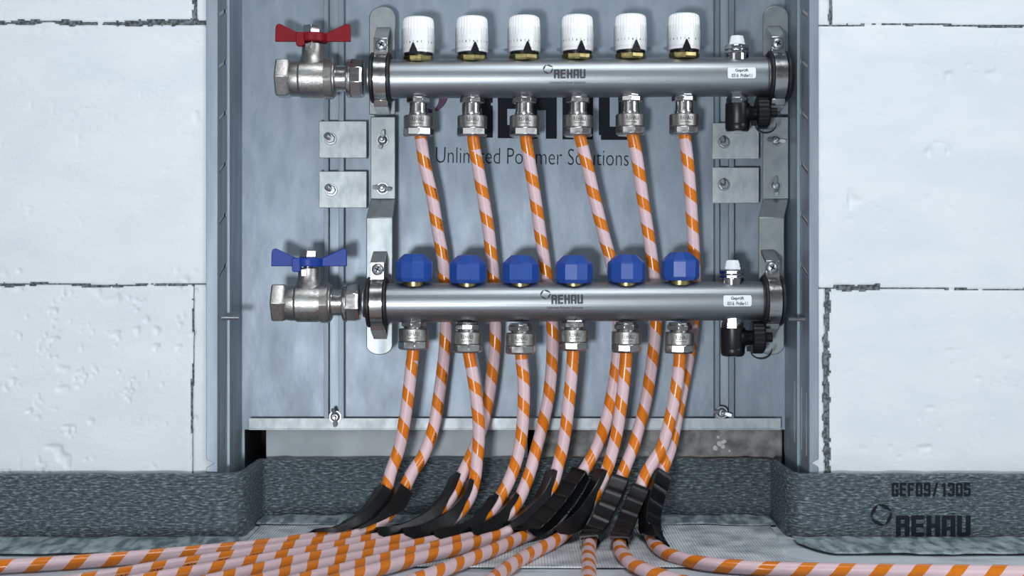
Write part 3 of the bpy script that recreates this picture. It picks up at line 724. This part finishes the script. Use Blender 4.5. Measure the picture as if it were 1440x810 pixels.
def fitting_meshes(k, neck):
    """top of hex collar at z=0, going down; neck = neck length in px"""
    m = {}
    mb = MB(); mb.lathe([(3 * k, 15 * k), (.2 * k, 15.5 * k), (-1 * k, 17.5 * k), (-7 * k, 17.5 * k), (-8 * k, 15.5 * k)], 'Z', (0, 0, 0), 8, ph=.3); m['collar'] = mesh_of(mb, 'hex_collar', 'nickel', 20)
    b = -8 - neck
    mb = MB(); mb.lathe([(-7 * k, 12.5 * k), ((b + 5) * k, 12.5 * k), ((b + 4.5) * k, 13.6 * k), ((b + 2) * k, 13.6 * k), (b * k, 13 * k), ((b - 4) * k, 13 * k)], 'Z', (0, 0, 0), 40); m['neck'] = mesh_of(mb, 'neck', 'nickel')
    mb = MB(); mb.lathe([(b * k, 15 * k), (b * k, 19.6 * k), ((b - 1.2) * k, 20.8 * k), ((b - 16.5) * k, 20.8 * k), ((b - 17.5) * k, 20 * k)], 'Z', (0, 0, 0), 48)
    m['sleeve'] = mesh_of(mb, 'nut_sleeve', 'nickel_satin')
    mb = MB(); mb.lathe([((b - 16.8) * k, 19.6 * k), ((b - 18.2) * k, 21.6 * k), ((b - 27) * k, 21.6 * k), ((b - 29.6) * k, 19.2 * k), ((b - 30) * k, 10 * k)], 'Z', (0, 0, 0), 8, ph=.12); m['hex'] = mesh_of(mb, 'nut_hex', 'nickel', 20)
    mb = MB(); f = on_cyl_z(Vector((0, 0, 0)), 20.8 * k, 0)
    add_text(mb, text_tris('REHAU', 17 * k, 6.2 * k, 0.012), lambda x, z: f(x, z + (b - 6.5) * k))
    add_quads(mb, [[(x, -.7 * k), (x + 1.2 * k, -.7 * k), (x + 1.2 * k, .7 * k), (x, .7 * k)] for x in [(-7.5 + 1.9 * i) * k for i in range(8)]], lambda x, z: f(x, z + (b - 12.4) * k))
    me = bpy.data.meshes.new('nut_lettering'); mb.bm.to_mesh(me); mb.bm.free(); me.materials.append(M['ink_grey']); m['text'] = me
    m['bottom'] = b - 30
    return m
FU = fitting_meshes(ku, 17.5); FLs = fitting_meshes(kl, 2.5)
def put_fitting(t, m, wloc, rotz):
    o = place('compression_fitting', m['sleeve'], t, wloc, rot=(0, 0, rotz * .15))
    place('hex_collar', m['collar'], o, wloc, .0003, 1); place('neck', m['neck'], o, wloc); place('hex_nut', m['hex'], o, wloc, .0003, 1)
    place('nut_lettering', m['text'], o, wloc)
    o.children[0].rotation_euler = (0, 0, rotz); o.children[2].rotation_euler = (0, 0, rotz * .7)

UX = [588.5, 664, 737.5, 812, 887, 962]; FX = [588.5, 664, 737.5, 812.5, 886.5, 962]
up = thing('upper_manifold', 'upper stainless steel manifold bar with a row of white thermostat knobs', 'manifold', W(813, 137, YU))
c, r, k, fn = manifold(up, 548, 1078, 109.5, 0.0055, YU, (800, 107.5, 44))
sticker(up, 1038.5, 107.5, fn, k)
vent_and_drain(up, 1036, 52, 81.5, 136, YU, k)
for i, x in enumerate(UX):
    w = W(x, 76 - i * .95, YU)
    o = place('thermostat_knob', KM['cap'], up, w, rot=(0, 0, .13 * i))
    off = (-5.5, 4.5, 4, 4, 5.5, .5)[i]
    place('pointer', KM['pointer'], o, w, .0002, 1).rotation_euler = (0, 0, math.asin(off / 23) - .13 * i)
    place('scale_marks', KM['scale'], o, w); place('clear_sleeve', KM['sleeve'], o, w); place('black_ring', KM['ring'], o, w)
    place('brass_nut', KM['nut'], o, w, .0003, 1).rotation_euler = (0, 0, .6 * i)
FB = [193, 193, 193, 192.5, 191, 191]
for i, x in enumerate(FX):
    put_fitting(up, FU, W(x, FB[i], YU) - Vector((0, 0, FU['bottom'] * ku)), (.1, .35, .2, .6, .42, .3)[i])
LX = [582.5, 657.5, 732, 807, 881, 956.5]; LFX = [581.5, 657, 732, 806.5, 881, 955.5]; LTOP = [356, 358, 358, 358, 357, 354]; LBOT = [492, 496, 498, 493, 496, 497]
lo = thing('lower_manifold', 'lower stainless steel manifold bar with a row of blue plastic caps', 'manifold', W(806, 452, YL))
c, r, k, fn = manifold(lo, 541, 1071, 424.5, 0.0055, YL, (796.5, 420, 44))
sticker(lo, 1032.5, 423.5, fn, k)
vent_and_drain(lo, 1029.5, 367, 396.5, 451, YL, k)
for i, x in enumerate(LX):
    w = W(x, LTOP[i] + 40.5, YL)
    o = place('blue_cap', BM_['cap'], lo, w, .0007, 2, rot=(0, 0, .12 + (.0, .1, .05, .15, .3, .2)[i]))
    place('brass_seat', BM_['nut'], o, w)
for i, x in enumerate(LFX):
    put_fitting(lo, FLs, W(x, LBOT[i], YL) - Vector((0, 0, FLs['bottom'] * kl)), (.3, .1, .3, .5, .2, .25)[i])

# ------------------------------------------------------------------ ball valves
def valve(dx, dy, Y, colr, label):
    k = S(Y); c = W(389 + dx, 110.5 + dy, Y); q = lambda px: (px - 389) * k
    t = thing('ball_valve', label, 'valve', W(440 + dx, 139 + dy, Y), 'ball valves at the left manifold ends')
    mb = MB()
    mb.lathe([(q(389), 20 * k), (q(389), 25 * k), (q(390.5), 29.5 * k), (q(405), 29.5 * k), (q(409), 27.5 * k), (q(411), 25 * k)], 'X', c, 6, ph=0.0); build('hex_end', mb, 'nickel_satin', t, bevel=.0008, smooth=25)
    mb = MB()
    mb.lathe([(q(409), 24.5 * k), (q(413), 25.5 * k), (q(421), 25.5 * k), (q(424), 27.4 * k), (q(452), 27.4 * k), (q(457), 26 * k), (q(458), 26 * k)], 'X', c, 48)
    mb.lathe([(q(457), 25 * k), (q(457.5), 29 * k), (q(468), 29 * k), (q(470), 27 * k)], 'X', c, 12, ph=.12)
    mb.lathe([(q(469), 25.5 * k), (q(471.5), 25.5 * k), (q(473), 22 * k)], 'X', c, 40)
    st = c + Vector((q(440), 0, 0))
    mb.lathe([(12 * k, 21 * k), (22 * k, 20 * k), (27 * k, 17.8 * k), (33 * k, 16 * k), (40 * k, 15.3 * k), (48 * k, 15.2 * k), (49 * k, 12 * k)], 'Z', st, 40)
    bo = build('valve_body', mb, 'nickel_satin', t, smooth=30)
    mb = MB()
    f = lambda x, z: (c.x + q(438) + x, c.y - (27.4 * k + .0005) * math.cos(z / (27.4 * k)), c.z + (27.4 * k + .0005) * math.sin(z / (27.4 * k)))
    add_text(mb, text_tris('2888', 17 * k, 7 * k, .02), lambda x, z: f(x - 3 * k, z + 6 * k)); add_text(mb, text_tris('EN12420', 26 * k, 6 * k, .012), lambda x, z: f(x, z - 9 * k)); add_text(mb, text_tris('W', 6 * k, 6 * k, .02), lambda x, z: f(x + 13.5 * k, z + 17 * k))
    build('cast_marks', mb, 'zinc', bo, smooth=0, normals=False)
    mb = MB(); mb.lathe([(q(472), 18.5 * k), (q(490), 18.5 * k)], 'X', c, 40); build('valve_tail', mb, 'nickel', t)
    mb = MB(); mb.lathe([(q(487), 20 * k), (q(488), 26 * k), (q(491), 27.2 * k), (q(494), 27.2 * k)], 'X', c, 40); mb.lathe([(q(493.5), 26.5 * k), (q(495), 27.8 * k), (q(508), 27.8 * k), (q(512), 25.5 * k), (q(512.5), 20 * k)], 'X', c, 8, ph=.3)
    build('union_nut', mb, 'nickel', t, bevel=.0005, smooth=25)
    # stem nut and gland
    mb = MB(); hx = st + Vector((-1 * k, 0, 0))
    mb.lathe([(62 * k, 11.5 * k), (63.5 * k, 13.2 * k), (73 * k, 13.2 * k), (74.5 * k, 12 * k)], 'Z', hx, 6, ph=PI / 2); mb.lathe([(46 * k, 7 * k), (63 * k, 7 * k)], 'Z', hx, 20)
    mb.box((st.x - 8.5 * k, st.y - 17 * k, st.z + 37 * k), (st.x - .5 * k, st.y - 10 * k, st.z + 47 * k))
    build('stem_nut', mb, 'nickel', t, bevel=.0004)
    # butterfly handle
    mb = MB(); Z = lambda py: c.z + (110.5 - py) * k; X = lambda px: c.x + q(px)
    hub = [(X(420), Z(60)), (X(420), Z(50)), (X(426), Z(47.5)), (X(456), Z(47.5)), (X(462), Z(50)), (X(462), Z(60))]
    mb.lathe([(50.5 * k, 20 * k), (51 * k, 21.5 * k), (61.5 * k, 22 * k), (63 * k, 20.5 * k)], 'Z', st, 40)
    for pts in ([(388, 59.5), (388.5, 40), (390, 36), (393, 34.3), (396, 35), (424, 48.5), (424, 59.5)], [(458, 48.5), (487, 35.2), (490, 34.4), (493, 36.5), (493.8, 41), (494, 59.5), (458, 59.5)]):
        mb.prism([(X(a), Z(b)) for a, b in pts], st.y - 7.5 * k, st.y - 2.0 * k)
    mb.prism([(X(419), Z(48)), (X(431), Z(48)), (X(431), Z(66)), (X(428), Z(67.5)), (X(422), Z(67.5)), (X(419), Z(66))], st.y - 19 * k, st.y - 9 * k)
    build('handle', mb, colr, t, bevel=.0009, label='%s butterfly handle' % colr)
    return t
valve(0, 0, YU, 'red', 'nickel ball valve with a red butterfly handle at the left of the upper manifold')
valve(-5.5, 315, YL, 'blue', 'nickel ball valve with a blue butterfly handle at the left of the lower manifold')

# ------------------------------------------------------------------ pipes and bend guides
RT = 0.0063
def Yf(py): return (CZ - RT) * F / (py - VY) - CD
BU = [(490, -.038), (560, -.043), (600, -.05), (640, -.062), (670, -.076), (690, -.087), (705, -.097), (722, -.109), (735, -.119), (745, -.130), (752, -.141)]
BL = [(490, -.075), (640, -.073), (670, -.080), (690, -.088), (705, -.097), (722, -.109), (735, -.119), (745, -.130), (752, -.141)]
UP = [(150, -.055), (195, -.055), (230, -.052), (280, -.046), (330, -.041), (400, -.038), (490, -.038)]
def interp(tab, v): return float(np.interp(v, [a for a, _ in tab], [b for _, b in tab]))
def depth(py, upper):
    if upper and py < 490: return interp(UP, py)
    b = interp(BU if upper else BL, py)
    if py > 752: return Yf(py)
    return b
def spline(P, step):
    P = [Vector(p) for p in P]; Q = [2 * P[0] - P[1]] + P + [2 * P[-1] - P[-2]]; out = []; par = []
    for i in range(1, len(Q) - 2):
        p0, p1, p2, p3 = Q[i - 1:i + 3]; n = max(3, int((p2 - p1).length / step))
        d1 = max((p1 - p0).length, 1e-6) ** .5; d2 = max((p2 - p1).length, 1e-6) ** .5; d3 = max((p3 - p2).length, 1e-6) ** .5
        m1 = ((p1 - p0) / d1 - (p2 - p0) / (d1 + d2) + (p2 - p1) / d2) * d2; m2 = ((p2 - p1) / d2 - (p3 - p1) / (d2 + d3) + (p3 - p2) / d3) * d2
        for j in range(n):
            u = j / n; out.append(p1 * (2 * u**3 - 3 * u * u + 1) + m1 * (u**3 - 2 * u * u + u) + p2 * (-2 * u**3 + 3 * u * u) + m2 * (u**3 - u * u)); par.append(i - 1 + u)
    out.append(P[-1]); par.append(len(P) - 1.0); return out, par
def frames(pts, n0):
    T = []
    for i in range(len(pts)):
        a, b = pts[max(i - 1, 0)], pts[min(i + 1, len(pts) - 1)]; T.append((b - a).normalized())
    N = [(n0 - T[0] * n0.dot(T[0])).normalized()]
    for i in range(1, len(pts)):
        n = N[-1] - T[i] * N[-1].dot(T[i]); N.append(n.normalized())
    return T, N
ORD = ['first', 'second', 'third', 'fourth', 'fifth', 'sixth']
def pipe(kind, i, pts, bare, phase, floor_note):
    upper = kind == 'U'
    P = [W(x, y, depth(y, upper)) for x, y in pts]
    P3 = []
    for (x, y), p in zip(pts, P):
        if p.z < RT: p = fl(x, y, RT)
        P3.append(p)
    tail = P3[-1] - P3[-2]; tail.z = 0; P3.append(P3[-1] + tail.normalized() * 0.22); P3[-1].z = RT; pts = list(pts) + [(0, 900)]
    pts3, par = spline(P3, 0.004); pts3 = [Vector((p.x, p.y, max(p.z, RT + .0006))) for p in pts3]
    T, N = frames(pts3, Vector((0, -1, 0))); SEG = 24
    s = [0.0]
    for a, b in zip(pts3, pts3[1:]): s.append(s[-1] + (b - a).length)
    mb = MB()
    rows = []
    for p, t, n in zip(pts3, T, N):
        b = t.cross(n); rows.append([p + (n * math.cos(2 * PI * q / SEG) + b * math.sin(2 * PI * q / SEG)) * RT for q in range(SEG)])
    V = mb.grid(rows, uv=lambda a, b: (b / SEG, s[a] / PITCH + phase), closed_v=True)
    mb.face(V[0]); mb.face(V[-1][::-1])
    mb.bm.verts.index_update()
    for f in mb.bm.faces:
        if max(v.index for v in f.verts) // SEG < len(s) and s[min(max(v.index for v in f.verts) // SEG, len(s) - 1)] < bare + .0085: f.material_index = 1
    root = P3[-1].copy(); 
    lab = 'striped pipe on the %s %s manifold outlet from the left%s' % (ORD[i], 'upper' if upper else 'lower', floor_note)
    for v in mb.bm.verts: v.co -= root
    me_name = 'heating_pipe'
    mat_ = 'stripe_print' if (upper and i == 0) else 'stripe'
    o = build(me_name, mb, [mat_, 'orange'], loc=root, smooth=60, normals=True)
    tag(o, lab, 'pipe', 'spiral wrapped heating pipes')
    return pts3, T, par, pts
GM = {'cup': [(0, .0076), (.3, .0080), (.5, .001), (.75, -.003), (1, -.0045)],
      'open': [(0, -.004), (.25, -.0028), (.42, .003), (.62, .0082), (.88, .006), (1, -.001)],
      'web': [(0, .003), (.1, .005), (.6, .005), (.8, .001), (1, -.0055)]}
def guide(path, py0, py1, label, mode, kd, wide=0.0090, ribs=True):
    pts3, T, par, pts = path
    cum = [p for p in pts3]
    # arc range between the control heights py0 and py1
    def find(py):
        best = min(range(len(pts)), key=lambda q: abs(pts[q][1] - py) + (0 if pts[q][1] > 600 else 999))
        return best
    pys = [VY + (CZ - p.z) * F / (CD + p.y) for p in pts3]
    i0 = next(i for i, v in enumerate(pys) if v >= py0); i1 = next((i for i, v in enumerate(pys) if v >= py1), len(pys) - 1)
    P = pts3[i0:i1 + 1]
    P, _ = spline(P, 0.0012); P = P[::2]
    TT, _ = frames(P, Vector((0, -1, 0)))
    Kd = Vector(kd).normalized() if kd else (TT[-1] - TT[0]).normalized()
    n = len(P); rows = []; t_ = .0013; rI = RT + .0008
    for q, (p, tv) in enumerate(zip(P, TT)):
        nn = (Kd - tv * Kd.dot(tv)).normalized(); b = tv.cross(nn); f = q / (n - 1)
        d = interp(GM[mode], f); w = wide if mode == 'web' else .0080
        N1 = rI + .0018 + (.0011 if ribs and (q % 7) == 0 else 0) - (.0012 if mode == 'cup' and f > .6 else 0); N0 = rI
        sec = [(N1, -w * .92), (N1, w * .92), (N1 - .0008, w), (-d, w), (-d, w - t_), (N0 - .001, w - t_), (N0, w - t_ - .001), (N0, -w + t_ + .001), (N0 - .001, -w + t_), (-d, -w + t_), (-d, -w), (N1 - .0008, -w)]
        rows.append([p + nn * a + b * c_ for a, c_ in sec])
    for r_ in rows:
        for i_, v in enumerate(r_):
            if v.z < .0012: r_[i_] = Vector((v.x, v.y, .0012))
    root = P[-1].copy(); root.z = 0.0
    mb = MB(); V = mb.grid([[v - root for v in r_] for r_ in rows], closed_v=True)
    mb.face(V[0]); mb.face(V[-1][::-1])
    o = build('bend_guide', mb, 'guide', loc=root, smooth=30); tag(o, label, 'pipe guide', 'black plastic pipe bend guides')
    return o
PIPES = [
 ('U', 0, [(589.5, 180), (592, 195), (597, 230), (608.5, 280), (616.5, 330), (620.5, 350), (625, 390), (627.5, 440), (625, 495), (617.5, 555), (610.5, 598), (595.5, 640), (580, 664), (567, 690), (549, 720), (526, 741), (488, 757.5), (420, 769), (333, 783), (240, 797), (150, 812), (60, 826)], .006, .15, ', heading left'),
 ('L', 0, [(582, 482), (581, 495), (577.5, 525), (573.5, 560), (567.5, 600), (560, 635), (549.5, 664), (542, 690), (525, 717), (500, 739), (463, 755), (390, 766), (290, 776), (150, 788), (0, 797.5), (-150, 803)], .012, .5, ', heading far left'),
 ('U', 1, [(664.5, 180), (666, 200), (673, 240), (680, 280), (686.5, 320), (690, 350), (694.5, 395), (697, 450), (695.5, 495), (692, 525), (687, 560), (678, 600), (663, 640), (649.5, 668), (636, 697), (614, 723), (580, 744), (536, 758), (470, 771), (390, 785.5), (300, 801), (230, 813), (140, 828)], .014, .2, ', heading left'),
 ('L', 1, [(657, 486), (660, 500), (667, 540), (672, 580), (673.5, 615), (671, 645), (667.5, 675), (659, 702), (641, 725), (611, 745), (572, 759), (510, 772), (440, 786), (370, 801), (315, 814), (250, 829)], .016, .9, ', heading left'),
 ('U', 2, [(738, 180), (739.5, 195), (745, 230), (753, 280), (760, 330), (768, 385), (776, 445), (777, 485), (775.5, 520), (771, 560), (762, 602), (754, 632), (746, 662), (738, 684), (729, 704), (714, 724), (692, 743), (657, 759), (600, 774), (540, 788), (470, 806), (420, 818), (380, 828)], .014, .55, ', heading left'),
 ('L', 2, [(732.5, 488), (733.5, 505), (736.5, 540), (736, 580), (732.5, 618), (725.5, 650), (714, 680), (703, 700), (690, 721), (668, 741), (634, 757.5), (590, 767), (530, 780), (460, 795), (400, 809), (350, 822)], .006, .35, ', heading left'),
 ('U', 3, [(813, 180), (816.5, 195), (825, 230), (836.5, 280), (849, 330), (858.5, 365), (867, 410), (870, 450), (869, 490), (866, 520), (859.5, 560), (850.5, 598), (839, 630), (826, 654), (811, 677), (791, 706), (768, 732), (741, 754), (700, 772), (645, 794), (600, 811), (560, 826)], .012, .05, ', heading down'),
 ('L', 3, [(806.5, 483), (806, 497), (803.5, 530), (799.5, 570), (796, 600), (791, 630), (785.5, 652), (778.5, 678), (767, 702), (750, 722), (727, 741), (697, 756.5), (640, 773.5), (590, 786), (527, 803), (490, 813), (440, 828)], .012, .6, ', heading left'),
 ('U', 4, [(887.5, 180), (891, 196), (897, 230), (904, 280), (912, 330), (919, 380), (923, 420), (922.5, 458), (919.5, 490), (914, 530), (907, 570), (898.5, 602), (890, 630), (882, 650), (873.5, 672), (862, 700), (848, 729), (834, 755), (828.5, 773), (828, 795), (829, 825)], .012, .75, ', heading forward'),
 ('L', 4, [(881, 486), (880.5, 500), (877, 540), (872, 580), (867, 610), (861, 635), (853.5, 660), (840, 690), (822, 719), (800, 745), (774, 765.5), (740, 783), (708, 804), (685, 822)], .016, .3, ', heading down'),
 ('U', 5, [(962.5, 180), (963.5, 195), (967.5, 230), (971.5, 280), (974.5, 330), (977, 380), (977.5, 420), (975, 455), (970, 495), (963, 530), (955.5, 568), (949.5, 600), (943, 630), (936, 650), (929, 668), (921, 692), (914.5, 716), (912, 737), (915, 755), (924, 770), (946, 783), (990, 793.5), (1060, 799.5), (1180, 803), (1350, 805), (1600, 807)], .006, .1, ', heading right'),
 ('L', 5, [(955.5, 487), (956, 500), (952, 540), (944.5, 580), (937, 610), (930, 631), (918, 650), (906.5, 670), (900, 690), (889, 715), (878, 743), (871, 765), (876, 781), (893, 796), (925, 809), (975, 824)], .016, .8, ', curling right'),
]
PATH = {}
for kd_, i, pts, bare, phase, note in PIPES: PATH[(kd_, i)] = pipe(kd_, i, pts, bare, phase, note)
G = [('L', 0, 690, 757, 'black bend guide around the leftmost pipe at the foam, front one of the pair'),
     ('U', 0, 690, 752, 'black bend guide around the second pipe from the left, behind the leftmost guide'),
     ('U', 1, 672, 758, 'long dark bend guide third from the left, curving down to the left'),
     ('L', 1, 676, 759, 'long dark bend guide fourth from the left, curving down to the left'),
     ('L', 2, 704, 762, 'dark bend guide fifth from the left, low on the floor'),
     ('U', 2, 700, 756, 'mostly hidden bend guide behind the sixth pipe from the left'),
     ('L', 3, 662, 748, 'tall dark bend guide left of the ribbed middle guide'),
     ('U', 3, 664, 755, 'ribbed grey-black bend guide in the middle with shiny flat face'),
     ('L', 4, 662, 759, 'wide smooth black bend guide right of the ribbed middle guide'),
     ('U', 4, 676, 766, 'ribbed black bend guide above the pipe coming straight toward the viewer'),
     ('L', 5, 688, 767, 'ribbed black bend guide second from the right'),
     ('U', 5, 666, 768, 'rightmost black bend guide, standing apart from the others')]
GK = {('L', 0): ('cup', (-.75, -.3, .6)), ('U', 0): ('cup', (-.75, -.3, .6)), ('U', 1): ('open', (-.85, -.35, .4)), ('L', 1): ('open', (-.85, -.35, .4)),
      ('L', 2): ('open', (-.85, -.35, .4)), ('U', 2): ('open', (-.85, -.35, .4)), ('L', 3): ('open', (-.8, -.4, .4)), ('U', 3): ('web', (-.45, -.75, .45)),
      ('L', 4): ('open', (-.8, -.45, .35)), ('U', 4): ('web', (-.12, -.9, .4)), ('L', 5): ('web', (-.05, -.9, .4)), ('U', 5): ('web', (.5, -.75, .45))}
for a, b, p0, p1, lab in G: guide(PATH[(a, b)], p0, p1, lab, *GK[(a, b)], ribs=GK[(a, b)][0] == 'web')

# ------------------------------------------------------------------ foam edge strips, foil and mat
def arc2(cx, cy, r, a0, a1, n=8): return [(cx + r * math.cos(a0 + (a1 - a0) * i / n), cy + r * math.sin(a0 + (a1 - a0) * i / n)) for i in range(n + 1)]
def foam(path, label, hfun, seed):
    P = [Vector((x, y, 0)) for x, y in path]
    Q = []
    for a, b in zip(P, P[1:]):
        n = max(1, int((b - a).length / .004))
        for i in range(n): Q.append(a + (b - a) * i / n)
    Q.append(P[-1]); T, _ = frames(Q, Vector((0, 0, 1))); th = .0042
    nz = value_noise((len(Q), 24), 3, seed) - .5; s = 0; rows = []; uvs = []
    for i, (p, t) in enumerate(zip(Q, T)):
        if i: s += (p - Q[i - 1]).length
        n = Vector((t.y, -t.x, 0)); h = hfun(s, p) + (nz[i, 0]) * .0012
        prof = [(th, .0005)] + [(th, h * q / 9) for q in range(1, 9)] + [(th, h - .003), (th * .7, h - .0008), (0, h), (-th * .7, h - .0008), (-th, h - .003), (-th, h * .5), (-th, .0005)]
        rows.append([p + n * (a + nz[i, j] * .0007) + Vector((0, 0, z)) for j, (a, z) in enumerate(prof)])
        v = [0]
        for (a, z), (a2, z2) in zip(prof, prof[1:]): v.append(v[-1] + math.hypot(a2 - a, z2 - z))
        uvs.append((s, v))
    c = Vector((sum(p.x for p in P) / len(P), P[0].y, 0))
    mb = MB(); V = mb.grid([[v - c for v in r_] for r_ in rows], uv=lambda a, b: (uvs[a][0], uvs[a][1][b]))
    mb.face(V[0]); mb.face(V[-1][::-1])
    o = build('edge_strip', mb, 'foam', loc=c, smooth=60); tag(o, label, 'foam strip', 'grey foam edge strips'); return o
YF = -0.1195
hl = lambda s, p: .0652
Lp = [(-.66, YF), (-.31, YF)] + arc2(-.296, YF + .025, .025, -PI / 2, 0, 12) + [(-.271, -.03)] + arc2(-.259, -.0175, .012, PI, PI / 2) + [(.27, -.0055), (.286, -.008)]
Lp = [(x, y) for x, y in Lp]
def hl(s, p):
    if p.y < -.09: return .0652
    if p.x > .25: return .0635 - max(0, (p.x - .272)) * .45
    return .0640
foam_l = foam(Lp, 'grey foam edge strip along the left wall, wrapping the corner into the cabinet recess', hl, 3)
Rp = [(.2765, -.022), (.2765, YF + .022)] + arc2(.2985, YF + .022, .022, PI, PI * 1.5) + [(.66, YF)]
foam_r = foam(Rp, 'grey foam edge strip along the right wall, printed with dark lettering', lambda s, p: .0652, 8)
# print on the right strip
yf_ = YF - .0048
def on_foam(px, py):
    c = W(px, py, yf_); return lambda x, z: (c.x + x, yf_ + 0.0, c.z + z)
k = S(yf_); mb = MB()
add_quads(mb, block_word('GEF09/1305', 111 * k, 19 * k, .18), on_foam(1309.5, 688.5))
add_quads(mb, block_word('REHAU', 105 * k, 29 * k, .12), on_foam(1312.5, 739.5))
add_quads(mb, ring_quads(9.5 * k, 15 * k, ph=.3), on_foam(1239.5, 724))
build('strip_lettering', mb, 'ink', foam_r, smooth=0, normals=False, label='dark printed lettering and ring emblem')

def foil(x0, x1, yb, yf0, parent, seed, label=None, z0=.0004, corner=0):
    nx, ny = int((x1 - x0) / .003), 18; nz1 = value_noise((nx + 1, ny + 1), 5, seed) - .5; nz2 = value_noise((nx + 1, ny + 1), 2, seed + 1) - .5; nz3 = value_noise((nx + 1, 4), 14, seed + 2) - .5
    rows = []
    for i in range(nx + 1):
        x = x0 + (x1 - x0) * i / nx; r_ = []
        yfr = yf0 + nz3[i, 0] * .006
        if corner: 
            dx = (x - x0) if corner > 0 else (x1 - x)
            yfr += max(0, (.03 - dx)) ** 2 * 55
        for j in range(ny + 1):
            f = j / ny; r_.append(Vector((x, yb + (yfr - yb) * f, .002 + (z0) * (1 - f) ** 1.5 + (.0022 * (nz1[i, j] + .5) + .0010 * nz2[i, j] + .0006) * (1 if 0 < j < ny else .4))))
        rows.append(r_)
    mb = MB(); mb.grid(rows)
    o = build('foil_flap', mb, 'foil', parent, smooth=60); 
    m = o.modifiers.new('solid', 'SOLIDIFY'); m.thickness = .0004
    return o
foil(-.66, -.268, YF - .004, -.196, foam_l, 41)
foil(-.266, .2715, -.0105, -.058, foam_l, 44, z0=.0006)
foil(.274, .66, YF - .004, -.197, foam_r, 47, corner=1)

# ribbed fleece mat in front of the recess
nx, ny = 150, 60; x0, x1 = -.262, .2685
nzA = value_noise((nx + 1, ny + 1), 22, 60) - .5; nzB = value_noise((nx + 1, ny + 1), 7, 61) - .5; nzE = value_noise((nx + 1, 3), 25, 62) - .5
rows = []
for i in range(nx + 1):
    r_ = []
    for j in range(ny + 1):
        f = j / ny; x = x0 + (x1 - x0) * i / nx; 
        yb, yf = -.0115, -.248 + nzE[i, 0] * .014
        xx = x * (1 - .06 * f) if x > 0 else x
        r_.append(Vector((xx, yb + (yf - yb) * f, .0014 + max(0, nzA[i, j] * .0022 + nzB[i, j] * .0006) + (.0012 * max(0, f - .9) * 10 if f > .9 else 0))))
    rows.append(r_)
mb = MB(); mb.grid(rows); o = build('fleece_mat', mb, 'fleece', smooth=60); tag(o, 'pale ribbed fleece mat lying on the floor in front of the cabinet recess', 'mat')
m = o.modifiers.new('solid', 'SOLIDIFY'); m.thickness = .0010; m.offset = 1
